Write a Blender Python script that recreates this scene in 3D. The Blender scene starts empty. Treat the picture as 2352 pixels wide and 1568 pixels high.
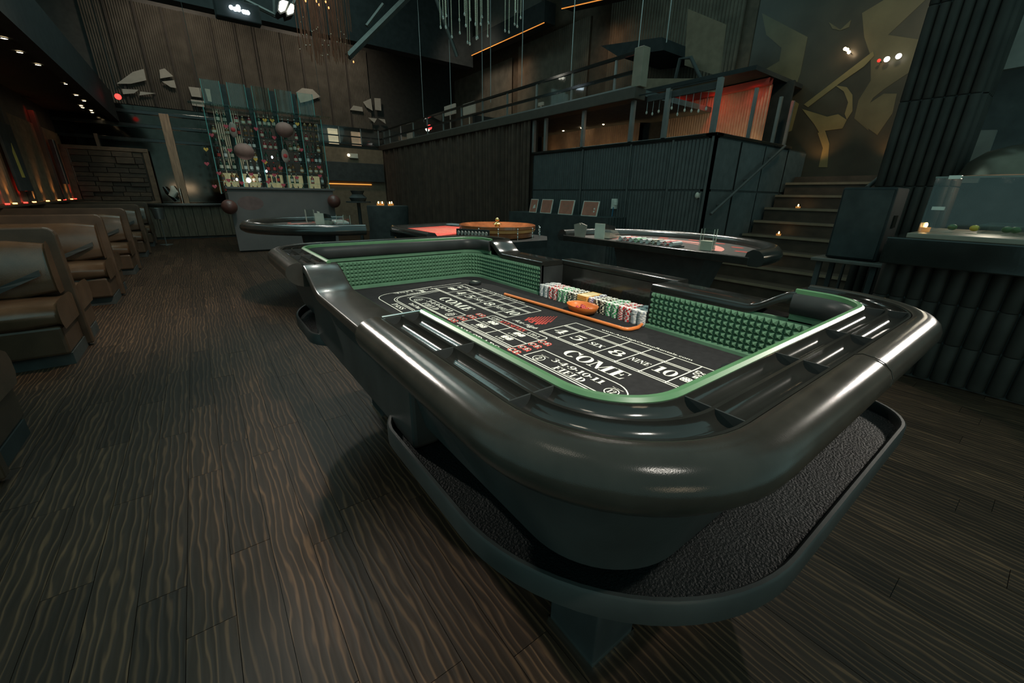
import bpy, math, random
from math import sin, cos, pi, radians, sqrt, atan2
from mathutils import Vector, Matrix
random.seed(7)
SC = bpy.context.scene
COL = SC.collection

# ---------------------------------------------------------------- camera
H = 1.27
FPX = 925.0
def cam_axes(yaw, pitch, roll):
    f = Vector((sin(yaw) * cos(pitch), cos(yaw) * cos(pitch), -sin(pitch)))
    r = Vector((cos(yaw), -sin(yaw), 0.0))
    d = f.cross(r)
    c, s = cos(roll), sin(roll)
    return c * r + s * d, -s * r + c * d, f
CR, CD, CF = cam_axes(radians(36.93), radians(19.95), radians(-0.963))
camd = bpy.data.cameras.new('camera')
camd.sensor_width = 36.0
camd.lens = FPX / 2352 * 36.0
camd.clip_start = 0.02
camd.clip_end = 100
cam = bpy.data.objects.new('camera', camd)
COL.objects.link(cam)
cam.matrix_world = Matrix(((CR.x, -CD.x, -CF.x, 0), (CR.y, -CD.y, -CF.y, 0), (CR.z, -CD.z, -CF.z, H), (0, 0, 0, 1)))
SC.camera = cam
def ray(px, py):
    return CR * ((px - 1176) / FPX) + CD * ((py - 784) / FPX) + CF
def atz(px, py, z):
    d = ray(px, py); t = (z - H) / d.z
    return Vector((d.x * t, d.y * t, z))
def aty(px, py, y):
    d = ray(px, py); t = y / d.y
    return Vector((d.x * t, y, H + d.z * t))
def atx(px, py, x):
    d = ray(px, py); t = x / d.x
    return Vector((x, d.y * t, H + d.z * t))

# ---------------------------------------------------------------- world, exposure
SC.view_settings.view_transform = 'Standard'
SC.view_settings.look = 'None'
SC.view_settings.gamma = 1.0
SC.view_settings.exposure = 0.0
SC.view_settings.use_curve_mapping = False
SC.cycles.max_bounces = 6; SC.cycles.transparent_max_bounces = 16
W = bpy.data.worlds.new('World'); SC.world = W
W.use_nodes = True
bg = W.node_tree.nodes['Background']
bg.inputs['Color'].default_value = (0.52, 1.0, 0.98, 1)
bg.inputs['Strength'].default_value = 0.50

# ---------------------------------------------------------------- large lamps of the room and added fill lights
def lamp(name, typ, loc, target, power, color, size=0.2, spot=60, blend=0.6, size_y=None):
    l = bpy.data.lights.new(name, typ)
    l.energy = power; l.color = color
    if typ == 'AREA':
        l.size = size
        if size_y:
            l.shape = 'RECTANGLE'; l.size_y = size_y
    else:
        l.shadow_soft_size = size
    if typ == 'SPOT':
        l.spot_size = radians(spot); l.spot_blend = blend
    o = bpy.data.objects.new(name, l); COL.objects.link(o)
    o.location = loc
    if target is not None:
        o.rotation_euler = (Vector(target) - Vector(loc)).to_track_quat('-Z', 'Y').to_euler()
    o['label'] = 'house lamp or added fill light'; o['category'] = 'light'
    return o
WARM = (1.0, 0.86, 0.68)
NEUT = (1.0, 0.93, 0.82)
lamp('table_spot', 'SPOT', (0.55, -1.7, 4.6), (1.02, 1.40, 0.75), 950, NEUT, 0.10, 31, 0.55)
lamp('truss_spot', 'SPOT', (1.2, 7.6, 5.4), (0.9, 2.0, 0.8), 150, NEUT, 0.14, 50, 0.9)
lamp('booth_truss_spot', 'SPOT', (-0.95, 6.6, 4.0), (0.40, 0.8, 0.9), 1100, NEUT, 0.07, 20, 0.7)
lamp('aisle_pool', 'SPOT', (0.4, 7.6, 5.2), (-0.05, 5.0, 0.0), 110, NEUT, 0.2, 26, 1.0)
lamp('far_table_fill', 'SPOT', (1.0, 5.6, 4.8), (1.2, 5.7, 0.85), 110, NEUT, 0.1, 34, 0.8)  # added to brighten the far blackjack layout
lamp('aisle_spot', 'SPOT', (-0.6, 0.9, 5.0), (0.30, 1.0, 0.0), 42, WARM, 0.3, 46, 1.0)
lamp('overhead_fill', 'AREA', (1.5, 9.5, 6.95), (1.5, 9.5, 0), 150, (0.62, 1.0, 0.96), 5.0)  # added overhead teal fill that lifts the black areas
lamp('bar_spot', 'SPOT', (5.7, -0.35, 2.05), (0.9, 0.25, 0.95), 430, NEUT, 0.08, 20, 0.7)
lamp('game_spot', 'SPOT', (3.4, 3.3, 5.2), (3.0, 3.2, 0.9), 1150, NEUT, 0.12, 58, 0.8)
lamp('curtain_fill', 'SPOT', (0.6, 13.1, 6.3), (0.6, 15.6, 4.0), 190, WARM, 0.3, 110, 1.0)  # added pair of spots to brighten the back bead curtain
lamp('curtain_fill', 'SPOT', (3.8, 13.1, 6.3), (3.8, 15.6, 4.0), 210, WARM, 0.3, 110, 1.0)
lamp('counter_spot', 'SPOT', (1.6, 7.2, 6.0), (1.5, 9.8, 0.6), 260, NEUT, 0.2, 62, 0.9)
lamp('balcony_spot', 'SPOT', (6.2, 4.9, 4.6), (3.4, 2.3, 0.9), 520, NEUT, 0.12, 40, 0.8)
lamp('upper_curtain_fill', 'SPOT', (6.2, 11.0, 5.6), (8.6, 12.6, 3.8), 90, WARM, 0.2, 100, 0.9)  # added to brighten the upper-floor bead curtain
lamp('rear_fill', 'AREA', (-0.4, -3.4, 1.35), (0.5, 0.5, 1.0), 13, (1.0, 0.76, 0.50), 1.2, size_y=0.45)  # added warm area light behind the camera for armrest sheen and near fill
lamp('stair_fill', 'SPOT', (5.0, 1.2, 4.6), (6.9, 2.4, 0.8), 45, WARM, 0.2, 60, 0.9)  # added to brighten the stairs and nosings
lamp('booth_spot', 'SPOT', (0.8, 4.4, 4.4), (-1.6, 6.4, 0.6), 430, WARM, 0.12, 80, 0.9)

# ---------------------------------------------------------------- materials
MATS = {}
def mat(name, col, rough=0.5, metal=0.0, spec=0.5, var=0.15, scale=8.0, bump=0.0, bscale=120.0, stretch=None,
        emit=None, estr=0.0, alpha=None, trans=0.0, ior=1.45, coat=0.0):
    if name in MATS: return MATS[name]
    m = bpy.data.materials.new(name); m.use_nodes = True
    nt = m.node_tree; b = nt.nodes['Principled BSDF']
    b.inputs['Roughness'].default_value = rough
    b.inputs['Metallic'].default_value = metal
    b.inputs['Specular IOR Level'].default_value = spec
    b.inputs['IOR'].default_value = ior
    b.inputs['Coat Weight'].default_value = coat
    b.inputs['Coat Roughness'].default_value = 0.08
    tc = nt.nodes.new('ShaderNodeTexCoord')
    src = tc.outputs['Object']
    if stretch:
        mp = nt.nodes.new('ShaderNodeMapping'); mp.inputs['Scale'].default_value = stretch
        nt.links.new(src, mp.inputs['Vector']); src = mp.outputs['Vector']
    nz = nt.nodes.new('ShaderNodeTexNoise'); nz.inputs['Scale'].default_value = scale; nz.inputs['Detail'].default_value = 4
    nt.links.new(src, nz.inputs['Vector'])
    rp = nt.nodes.new('ShaderNodeValToRGB')
    rp.color_ramp.elements[0].position = 0.3; rp.color_ramp.elements[1].position = 0.7
    lo = [c * (1 - var) for c in col]; hi = [min(1, c * (1 + var)) for c in col]
    rp.color_ramp.elements[0].color = (*lo, 1); rp.color_ramp.elements[1].color = (*hi, 1)
    nt.links.new(nz.outputs['Fac'], rp.inputs['Fac'])
    nt.links.new(rp.outputs['Color'], b.inputs['Base Color'])
    if bump:
        n2 = nt.nodes.new('ShaderNodeTexNoise'); n2.inputs['Scale'].default_value = bscale; n2.inputs['Detail'].default_value = 3
        nt.links.new(src, n2.inputs['Vector'])
        bp = nt.nodes.new('ShaderNodeBump'); bp.inputs['Strength'].default_value = bump; bp.inputs['Distance'].default_value = 0.004
        nt.links.new(n2.outputs['Fac'], bp.inputs['Height'])
        nt.links.new(bp.outputs['Normal'], b.inputs['Normal'])
    if emit:
        b.inputs['Emission Color'].default_value = (*emit, 1); b.inputs['Emission Strength'].default_value = estr
    if trans: b.inputs['Transmission Weight'].default_value = trans
    if alpha is not None:
        b.inputs['Alpha'].default_value = alpha
    MATS[name] = m
    return m

def glass_mat(name, tint, fac=0.12):
    if name in MATS: return MATS[name]
    m = bpy.data.materials.new(name); m.use_nodes = True
    nt = m.node_tree; nt.nodes.clear()
    o = nt.nodes.new('ShaderNodeOutputMaterial')
    t = nt.nodes.new('ShaderNodeBsdfTransparent'); t.inputs['Color'].default_value = (*tint, 1)
    g = nt.nodes.new('ShaderNodeBsdfGlossy'); g.inputs['Roughness'].default_value = 0.04
    fr = nt.nodes.new('ShaderNodeLayerWeight'); fr.inputs['Blend'].default_value = 0.5
    pw = nt.nodes.new('ShaderNodeMath'); pw.operation = 'POWER'; pw.inputs[1].default_value = 4.0
    nt.links.new(fr.outputs['Facing'], pw.inputs[0])
    ad = nt.nodes.new('ShaderNodeMath'); ad.operation = 'MULTIPLY_ADD'; ad.inputs[1].default_value = 0.6; ad.inputs[2].default_value = 0.03 + fac
    nt.links.new(pw.outputs[0], ad.inputs[0])
    mx = nt.nodes.new('ShaderNodeMixShader')
    nt.links.new(ad.outputs[0], mx.inputs['Fac'])
    nt.links.new(t.outputs[0], mx.inputs[1]); nt.links.new(g.outputs[0], mx.inputs[2])
    nt.links.new(mx.outputs[0], o.inputs['Surface'])
    MATS[name] = m
    return m

def emis(name, col, s):
    return mat(name, tuple(min(1, c) for c in col), rough=0.6, var=0.05, emit=col, estr=s)

M_leather = mat('black_leather', (0.024, 0.022, 0.018), 0.17, spec=0.26, var=0.2, scale=14, bump=0.06, bscale=800)
M_gloss = mat('black_lacquer', (0.014, 0.014, 0.012), 0.13, spec=0.6, var=0.2, bump=0.03, bscale=60)
M_satin = mat('black_satin', (0.024, 0.026, 0.025), 0.4, spec=0.2, var=0.2, bump=0.06, bscale=90)
M_plate = mat('worn_black_plate', (0.022, 0.020, 0.017), 0.24, spec=0.5, var=0.2, scale=20, bump=0.05, bscale=60)
M_black = mat('matte_black', (0.050, 0.054, 0.052), 0.75, spec=0.3, var=0.2)
M_pitch = mat('pitch_black', (0.024, 0.027, 0.027), 0.7, spec=0.2, var=0.2)
M_cloth = mat('black_cloth', (0.045, 0.049, 0.047), 0.9, spec=0.2, var=0.2, bump=0.2, bscale=200)
M_felt = mat('black_felt', (0.026, 0.025, 0.025), 0.95, spec=0.1, var=0.12, scale=40, bump=0.15, bscale=900)
M_green = mat('green_rubber', (0.080, 0.165, 0.098), 0.75, spec=0.25, var=0.1, scale=20)
M_greenr = mat('green_rim_paint', (0.065, 0.155, 0.07), 0.38, spec=0.4, var=0.12)
M_ink = mat('white_ink', (0.80, 0.76, 0.66), 0.9, spec=0.1, var=0.05)
M_red = mat('red_ink', (0.62, 0.09, 0.07), 0.9, spec=0.1, var=0.1)
M_glit = mat('dark_carpet_lining', (0.0075, 0.009, 0.009), 0.5, spec=0.07, var=0.3, bump=1.0, bscale=190)
M_chrome = mat('chrome', (0.75, 0.74, 0.70), 0.18, metal=1.0, var=0.05)
M_steel = mat('brushed_steel', (0.30, 0.31, 0.30), 0.35, metal=0.8, var=0.1)
M_wood = mat('dark_wood', (0.065, 0.038, 0.022), 0.45, var=0.4, scale=6, stretch=(1, 8, 1))
M_orange = mat('orange_lacquer', (0.75, 0.20, 0.045), 0.28, spec=0.6, var=0.12)
M_vinyl = mat('brown_vinyl', (0.095, 0.054, 0.031), 0.19, spec=0.9, var=0.2, bump=0.22, bscale=260)
M_vinyld = mat('dark_brown_vinyl', (0.075, 0.045, 0.028), 0.34, spec=0.5, var=0.2, bump=0.12, bscale=200)
M_taupe = mat('taupe_bead_curtain', (0.100, 0.090, 0.074), 0.8, var=0.25, scale=3)
M_tan = mat('tan_wall', (0.17, 0.125, 0.082), 0.8, var=0.15)
M_grey = mat('grey_panel', (0.13, 0.118, 0.112), 0.7, var=0.12, scale=2.5)
M_rib = mat('charcoal_ribbed_vinyl', (0.05, 0.055, 0.052), 0.5, var=0.2)
M_drape = mat('brown_drape', (0.060, 0.035, 0.023), 0.85, var=0.3, scale=4)
M_red_rib = mat('beige_ribbed_wall', (0.32, 0.22, 0.15), 0.6, var=0.15)
M_glass = glass_mat('clear_glass', (0.95, 0.97, 0.96), 0.0)
M_tglass = glass_mat('teal_edge_glass', (0.80, 0.90, 0.87), 0.01)
M_mirror = mat('smoked_mirror', (0.045, 0.040, 0.034), 0.08, metal=1.0, var=0.1)

# ---------------------------------------------------------------- mesh builder
class B:
    def __init__(self): self.v = []; self.f = []; self.m = []; self.cm = 0
    def add(self, vs, fs):
        n = len(self.v); self.v += [tuple(p) for p in vs]
        for f in fs: self.f.append(tuple(i + n for i in f)); self.m.append(self.cm)
        return self
    def box(self, x0, x1, y0, y1, z0, z1):
        return self.add([(x0, y0, z0), (x1, y0, z0), (x1, y1, z0), (x0, y1, z0), (x0, y0, z1), (x1, y0, z1), (x1, y1, z1), (x0, y1, z1)],
                        [(0, 3, 2, 1), (4, 5, 6, 7), (0, 1, 5, 4), (1, 2, 6, 5), (2, 3, 7, 6), (3, 0, 4, 7)])
    def quad(self, a, b, c, d): return self.add([a, b, c, d], [(0, 1, 2, 3)])
    def prism(self, poly, z0, z1, top=True, bottom=True):
        n = len(poly)
        vs = [(p[0], p[1], z0) for p in poly] + [(p[0], p[1], z1) for p in poly]
        fs = [(i, (i + 1) % n, n + (i + 1) % n, n + i) for i in range(n)]
        if top: fs.append(tuple(range(n, 2 * n)))
        if bottom: fs.append(tuple(range(n - 1, -1, -1)))
        return self.add(vs, fs)
    def extr(self, poly, off):                     # polygon in 3D pushed by a vector
        n = len(poly); o = Vector(off)
        vs = [Vector(p) for p in poly]; vs = vs + [p + o for p in vs]
        fs = [(i, (i + 1) % n, n + (i + 1) % n, n + i) for i in range(n)] + [tuple(range(n, 2 * n)), tuple(range(n - 1, -1, -1))]
        return self.add(vs, fs)
    def lathe(self, prof, n=20, c=(0, 0, 0), caps=True):
        k = len(prof); vs = []
        for i in range(n):
            a = 2 * pi * i / n
            for r, z in prof: vs.append((c[0] + r * cos(a), c[1] + r * sin(a), c[2] + z))
        fs = []
        for i in range(n):
            j = (i + 1) % n
            for q in range(k - 1): fs.append((i * k + q, j * k + q, j * k + q + 1, i * k + q + 1))
        if caps:
            if prof[0][0] > 1e-5: fs.append(tuple(i * k for i in range(n - 1, -1, -1)))
            if prof[-1][0] > 1e-5: fs.append(tuple(i * k + k - 1 for i in range(n)))
        return self.add(vs, fs)
    def tube(self, pts, r, n=8, caps=True):
        pts = [Vector(p) for p in pts]; k = len(pts); vs = []
        rr = r if isinstance(r, (list, tuple)) else [r] * k
        up = Vector((0, 0, 1)); prev = None
        for i, p in enumerate(pts):
            t = (pts[min(i + 1, k - 1)] - pts[max(i - 1, 0)]).normalized()
            if prev is None:
                a = t.cross(up)
                if a.length < 1e-3: a = t.cross(Vector((1, 0, 0)))
                a.normalize()
            else:
                a = (prev - t * prev.dot(t)).normalized()
            prev = a; b = t.cross(a)
            for j in range(n):
                w = 2 * pi * j / n
                vs.append(p + (a * cos(w) + b * sin(w)) * rr[i])
        fs = [(i * n + j, i * n + (j + 1) % n, (i + 1) * n + (j + 1) % n, (i + 1) * n + j) for i in range(k - 1) for j in range(n)]
        if caps: fs += [tuple(range(n - 1, -1, -1)), tuple(range((k - 1) * n, k * n))]
        return self.add(vs, fs)
    def sphere(self, c, r, n=14, sz=1.0):
        m = n // 2
        return self.lathe([(r * sin(pi * i / m), -r * sz * cos(pi * i / m)) for i in range(m + 1)], n, c)
    def sweep(self, path, prof, closed=False, caps=True):   # path: [(x,y,nx,ny)], prof: [(out, z)]
        k = len(prof); vs = []
        for (x, y, nx, ny) in path:
            for o, z in prof: vs.append((x + nx * o, y + ny * o, z))
        n = len(path); fs = []
        for i in range(n if closed else n - 1):
            j = (i + 1) % n
            for q in range(k - 1): fs.append((i * k + q, i * k + q + 1, j * k + q + 1, j * k + q))
        if caps and not closed:
            fs.append(tuple(range(k))); fs.append(tuple((n - 1) * k + q for q in range(k - 1, -1, -1)))
        return self.add(vs, fs)
    def mirror_y(self, yc):
        self.v = [(x, 2 * yc - y, z) for x, y, z in self.v]
        self.f = [tuple(reversed(f)) for f in self.f]; return self
    def copy(self):
        b = B(); b.v = list(self.v); b.f = list(self.f); b.m = list(self.m); return b
    def mesh(self, name, mats, smooth=False, off=(0, 0, 0)):
        me = bpy.data.meshes.new(name)
        me.from_pydata([(x - off[0], y - off[1], z - off[2]) for x, y, z in self.v], [], self.f)
        for m in (mats if isinstance(mats, (list, tuple)) else [mats]): me.materials.append(m)
        if any(self.m): me.polygons.foreach_set('material_index', self.m)
        if smooth:
            me.polygons.foreach_set('use_smooth', [True] * len(me.polygons))
            try: me.set_sharp_from_angle(angle=radians(smooth if smooth > 1 else 40))
            except Exception: pass
        me.update(); return me
    def obj(self, name, mats, parent=None, smooth=False, bevel=0, label=None, cat=None, group=None, kind=None, base=None):
        """links ONE mesh object; vertices are given in world space, unless the parent is rotated later"""
        off = base if base is not None else (parent['_o'] if parent is not None else (0, 0, 0))
        me = self.mesh(name, mats, smooth, off)
        o = bpy.data.objects.new(name, me); COL.objects.link(o)
        if parent is not None:
            o.parent = parent; o['_o'] = list(off)
        else:
            o.location = off; o['_o'] = list(off)
        if bevel:
            bv = o.modifiers.new('bevel', 'BEVEL'); bv.width = bevel; bv.segments = 2; bv.limit_method = 'ANGLE'; bv.angle_limit = radians(40)
        tag(o, label, cat, group, kind); return o

def tag(o, label=None, cat=None, group=None, kind=None):
    if label: o['label'] = label
    if cat: o['category'] = cat
    if group: o['group'] = group
    if kind: o['kind'] = kind
    return o
def thing(name, loc, label, cat, group=None):
    o = bpy.data.objects.new(name, None); COL.objects.link(o); o.location = loc; o['_o'] = list(loc)
    o.empty_display_size = 0.05
    return tag(o, label, cat, group)
def dup(root, loc=None, rotz=None, label=None, group=None):
    r = root.copy(); COL.objects.link(r)
    if loc is not None: r.location = loc
    if rotz is not None: r.rotation_euler = (0, 0, rotz)
    if label: r['label'] = label
    if group: r['group'] = group
    for ch in list(root.children):
        c = ch.copy(); COL.objects.link(c); c.parent = r
        for g in list(ch.children):
            d = g.copy(); COL.objects.link(d); d.parent = c
    return r
def rrect(x0, x1, y0, y1, r, n=8):
    p = []
    for cx, cy, a in ((x1 - r, y0 + r, -90), (x1 - r, y1 - r, 0), (x0 + r, y1 - r, 90), (x0 + r, y0 + r, 180)):
        for i in range(n + 1):
            w = radians(a + 90 * i / n); p.append((cx + r * cos(w), cy + r * sin(w)))
    return p

# ================================================================ SETTING
def struct(b, name, m, parent=None, smooth=False, bevel=0, base=None):
    o = b.obj(name, m, parent, smooth, bevel, base=base)
    if parent is None: o['kind'] = 'structure'
    return o
# plank floor
def plank_material():
    m = bpy.data.materials.new('oiled_oak_plank'); m.use_nodes = True
    nt = m.node_tree; b = nt.nodes['Principled BSDF']; N = nt.nodes.new; Lk = nt.links.new
    geo = N('ShaderNodeNewGeometry'); oi = N('ShaderNodeObjectInfo')
    ad = N('ShaderNodeMath'); ad.operation = 'ADD'
    Lk(geo.outputs['Random Per Island'], ad.inputs[0]); Lk(oi.outputs['Random'], ad.inputs[1])
    sc = N('ShaderNodeVectorMath'); sc.operation = 'SCALE'; sc.inputs[0].default_value = (7.3, 13.7, 3.1)
    Lk(ad.outputs[0], sc.inputs['Scale'])
    va = N('ShaderNodeVectorMath'); va.operation = 'ADD'
    Lk(geo.outputs['Position'], va.inputs[0]); Lk(sc.outputs[0], va.inputs[1])
    mp = N('ShaderNodeMapping'); mp.inputs['Scale'].default_value = (1.0, 0.16, 1.0); Lk(va.outputs[0], mp.inputs['Vector'])
    wv = N('ShaderNodeTexWave'); wv.wave_type = 'BANDS'; wv.bands_direction = 'X'; wv.inputs['Scale'].default_value = 12.0
    wv.inputs['Distortion'].default_value = 7.0; wv.inputs['Detail'].default_value = 2.0; wv.inputs['Detail Scale'].default_value = 1.6; wv.inputs['Detail Roughness'].default_value = 0.55
    Lk(mp.outputs['Vector'], wv.inputs['Vector'])
    fine = N('ShaderNodeTexNoise'); fine.inputs['Scale'].default_value = 90; fine.inputs['Detail'].default_value = 3
    mp2 = N('ShaderNodeMapping'); mp2.inputs['Scale'].default_value = (1, 0.06, 1); Lk(va.outputs[0], mp2.inputs['Vector']); Lk(mp2.outputs['Vector'], fine.inputs['Vector'])
    rp = N('ShaderNodeValToRGB'); e = rp.color_ramp.elements
    e[0].position = 0.0; e[0].color = (0.030, 0.017, 0.0105, 1); e[1].position = 1.0; e[1].color = (0.100, 0.054, 0.029, 1)
    for pos, c in ((0.70, (0.032, 0.019, 0.0125)), (0.88, (0.062, 0.033, 0.019))):
        q = rp.color_ramp.elements.new(pos); q.color = (*c, 1)
    Lk(wv.outputs['Fac'], rp.inputs['Fac'])
    mx = N('ShaderNodeMixRGB'); mx.blend_type = 'MULTIPLY'; mx.inputs['Fac'].default_value = 0.5
    Lk(rp.outputs['Color'], mx.inputs[1])
    r2 = N('ShaderNodeValToRGB'); r2.color_ramp.elements[0].position = 0.3; r2.color_ramp.elements[0].color = (.45, .45, .45, 1); r2.color_ramp.elements[1].position = 0.7; r2.color_ramp.elements[1].color = (1.3, 1.25, 1.2, 1)
    Lk(fine.outputs['Fac'], r2.inputs['Fac']); Lk(r2.outputs['Color'], mx.inputs[2])
    hs = N('ShaderNodeHueSaturation')
    vm = N('ShaderNodeMapRange'); vm.inputs['To Min'].default_value = 0.75; vm.inputs['To Max'].default_value = 1.3
    fr = N('ShaderNodeMath'); fr.operation = 'FRACT'; Lk(ad.outputs[0], fr.inputs[0]); Lk(fr.outputs[0], vm.inputs['Value'])
    Lk(vm.outputs[0], hs.inputs['Value']); Lk(mx.outputs[0], hs.inputs['Color'])
    Lk(hs.outputs[0], b.inputs['Base Color'])
    bp = N('ShaderNodeBump'); bp.inputs['Strength'].default_value = 0.15; bp.inputs['Distance'].default_value = 0.003
    Lk(wv.outputs['Fac'], bp.inputs['Height']); Lk(bp.outputs['Normal'], b.inputs['Normal'])
    b.inputs['Roughness'].default_value = 0.5; b.inputs['Specular IOR Level'].default_value = 0.28
    return m
M_plank = plank_material()
FL = struct(B().box(-2.6, 9.2, -2.4, 15.8, -0.10, -0.012), 'floor', M_black)
PW = 0.128
planks = []
ix = 0
x = -2.45
while x < 5.9:
    y = -2.3 + (ix * 0.377) % 1.1
    while y < 15.5:
        L = random.uniform(0.75, 1.35)
        y2 = min(y + L, 15.5)
        cx, cy_ = x + PW / 2, (y + y2) / 2
        c = Vector((cx, cy_, -H)); dz = c.dot(CF); u = 1176 + FPX * c.dot(CR) / dz if dz > 0.05 else 9e9; v = 784 + FPX * c.dot(CD) / dz if dz > 0.05 else 9e9
        vis = dz > 0.05 and -150 < u < 2500 and v < 1750
        if 0.5 < cx < 1.5 and 0.5 < cy_ < 2.3: vis = False
        planks.append((0 if vis else 1, c.length, x, x + PW, y, y2)); y = y2
    x += PW; ix += 1
planks.sort()
rest_p = B()
for k, (nv, d, xa, xb, ya, yb) in enumerate(planks):
    g = 0.0009; z1 = random.uniform(-0.0012, 0.0)
    if k < 300 and nv == 0:
        B().box(xa + g, xb - g, ya + g, yb - g, -0.012, z1).obj('plank', M_plank, FL)
    else:
        rest_p.box(xa + g, xb - g, ya + g, yb - g, -0.012, z1)
rest_p.obj('planks_beyond', M_plank, FL, kind='stuff')

# ---- walls, ceiling, back of the room
M_wallb = mat('dark_brown_wall', (0.085, 0.058, 0.040), 0.6, var=0.25, scale=3)
M_ceil = mat('black_ceiling', (0.075, 0.085, 0.085), 0.8, var=0.2)
WX = -2.40; BY = 15.5; RX = 5.60
wl = struct(B().box(WX - 0.15, WX, 3.0, BY, 0, 3.05), 'wall_left', M_wallb)
M_uprib = mat('ribbed_amber_wall', (0.20, 0.13, 0.08), 0.55, var=0.2)
def ribs_y(x, ya, yb, za, zb, pitch, depth, sgn=-1, sub=4):
    """corrugated sheet facing X"""
    n = int((yb - ya) / pitch * sub); b = B(); vs = []
    for i in range(n + 1):
        y = ya + (yb - ya) * i / n; xx = x + sgn * depth * (0.5 + 0.5 * cos(2 * pi * i / sub))
        vs += [(xx, y, za), (xx, y, zb)]
    return b.add(vs, [(2 * i, 2 * i + 2, 2 * i + 3, 2 * i + 1) for i in range(n)])
def ribs_x(y, xa, xb, za, zb, pitch, depth, sgn=-1, sub=4):
    n = int((xb - xa) / pitch * sub); b = B(); vs = []
    for i in range(n + 1):
        x = xa + (xb - xa) * i / n; yy = y + sgn * depth * (0.5 + 0.5 * cos(2 * pi * i / sub))
        vs += [(x, yy, za), (x, yy, zb)]
    return b.add(vs, [(2 * i, 2 * i + 2, 2 * i + 3, 2 * i + 1) for i in range(n)])
for k, y in enumerate((3.1, 5.2, 7.3, 9.4, 11.5, 13.6)):
    ribs_y(WX + 0.002, y, y + 1.86, 1.02, 2.5, 0.11, 0.035, 1).obj('ribbed_panel', M_uprib, wl, 50)
    B().box(WX, WX + 0.09, y + 1.87, y + 2.07, 1.02, 2.75).obj('wall_pilaster', M_wallb, wl, bevel=0.01)
wb = struct(B().box(WX, RX + 3.2, BY, BY + 0.15, 0, 7.0), 'wall_back', mat('dark_back_wall', (0.045, 0.042, 0.036), 0.6, var=0.2))
struct(B().box(WX - 0.1, -1.25, 3.0, BY, 3.0, 3.12), 'ceiling_1', M_pitch)
struct(B().box(-1.33, -1.17, 3.0, BY, 2.88, 3.55), 'trim_1', M_pitch)
struct(B().box(WX - 0.2, 9.2, 5.2, BY + 0.2, 7.0, 7.15), 'ceiling_2', M_ceil)
struct(B().box(-3.6, -3.45, 3.0, BY, 3.12, 7.0), 'wall_left_upper', M_ceil)

# ================================================================ CRAPS TABLE
TZ = 0.72
T = thing('craps_table', (0.98, 1.40, 0), 'black craps table with padded leather rail, green rubber walls and printed felt', 'table')
X0, X1, Y0, Y1, RC = 0.42, 1.54, 0.30, 2.50, 0.12
YC = 1.40
def arc(cx, cy, r, a0, a1, n=10):
    return [(cx + r * cos(radians(a0 + (a1 - a0) * i / n)), cy + r * sin(radians(a0 + (a1 - a0) * i / n)),
             cos(radians(a0 + (a1 - a0) * i / n)), sin(radians(a0 + (a1 - a0) * i / n))) for i in range(n + 1)]
def straight(xa, ya, xb, yb, nx, ny, n=10):
    return [(xa + (xb - xa) * i / n, ya + (yb - ya) * i / n, nx, ny) for i in range(n + 1)]
def u_path(yl, yr):
    return (straight(X0, yl, X0, Y0 + RC, -1, 0, 6)[:-1] + arc(X0 + RC, Y0 + RC, RC, 180, 270, 14) +
            straight(X0 + RC, Y0, X1 - RC, Y0, 0, -1, 10)[1:-1] + arc(X1 - RC, Y0 + RC, RC, 270, 360, 14) +
            straight(X1, Y0 + RC, X1, yr, 1, 0, 3)[1:])
UP = u_path(0.93, 0.49)
def both(bld, name, mats, smooth=False, bevel=0, label=None):
    a = bld().obj(name, mats, T, smooth, bevel, label)
    b = bld().mirror_y(YC).obj(name, mats, T, smooth, bevel, label)
    return a, b
# felt
B().prism(rrect(X0, X1, Y0, Y1, RC), 0.70, TZ).obj('playing_surface', M_felt, T, label='black printed felt layout')
FELT = [o for o in T.children if o.name == 'playing_surface'][0]
B().box(X1 - 0.02, 1.705, 1.03, 1.77, 0.70, TZ).obj('chip_bank_floor', M_felt, T)
# chip rail with two grooves
def groove(o0, o1, z, d, n=8):
    c = (o0 + o1) / 2; r = (o1 - o0) / 2
    return [(c - r * cos(pi * i / n), z - d * sin(pi * i / n)) for i in range(n + 1)]
CRP = [(0.018, 0.94), (0.018, 0.988)] + groove(0.021, 0.062, 0.988, 0.020) + groove(0.068, 0.109, 0.988, 0.020) + [(0.114, 0.988), (0.114, 0.94)]
both(lambda: B().sweep(UP, CRP), 'chip_rail', M_gloss, 35)
both(lambda: B().sweep(UP, [(0.0, 0.978), (0.001, 0.992), (0.004, 0.994), (0.012, 0.994), (0.018, 0.989), (0.018, 0.978)]), 'rim_strip', M_greenr, 30, label='green painted rim')
ARM = [(0.114, 0.975), (0.116, 0.989), (0.128, 0.9935), (0.146, 0.991), (0.162, 0.985), (0.174, 0.974), (0.180, 0.960), (0.180, 0.945),
       (0.173, 0.928), (0.160, 0.912), (0.142, 0.900), (0.120, 0.893), (0.085, 0.890), (0.085, 0.93)]
both(lambda: B().sweep(UP, ARM), 'armrest', M_leather, 60, label='padded black leather armrest')
both(lambda: B().sweep(UP, [(0.0, 0.908), (-0.012, 0.915), (-0.018, 0.945), (-0.012, 0.975), (0.002, 0.98)]), 'inner_pad', M_satin, 60)
both(lambda: B().sweep(UP, [(0.09, 0.90), (0.075, 0.80), (0.05, 0.70), (0.0, 0.68)]), 'apron', M_satin, 50)
both(lambda: B().sweep(UP, [(0.010, 0.885), (-0.002, 0.885), (-0.002, 0.914), (0.010, 0.914)]), 'upper_wall', M_green, 40)
# seam across the near armrest
seam = [(0.975, Y0 - o, z + 0.0015) for o, z in ARM[1:9]]
B().tube(seam, 0.0012, 6).obj('armrest_seam', M_leather, T)
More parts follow.
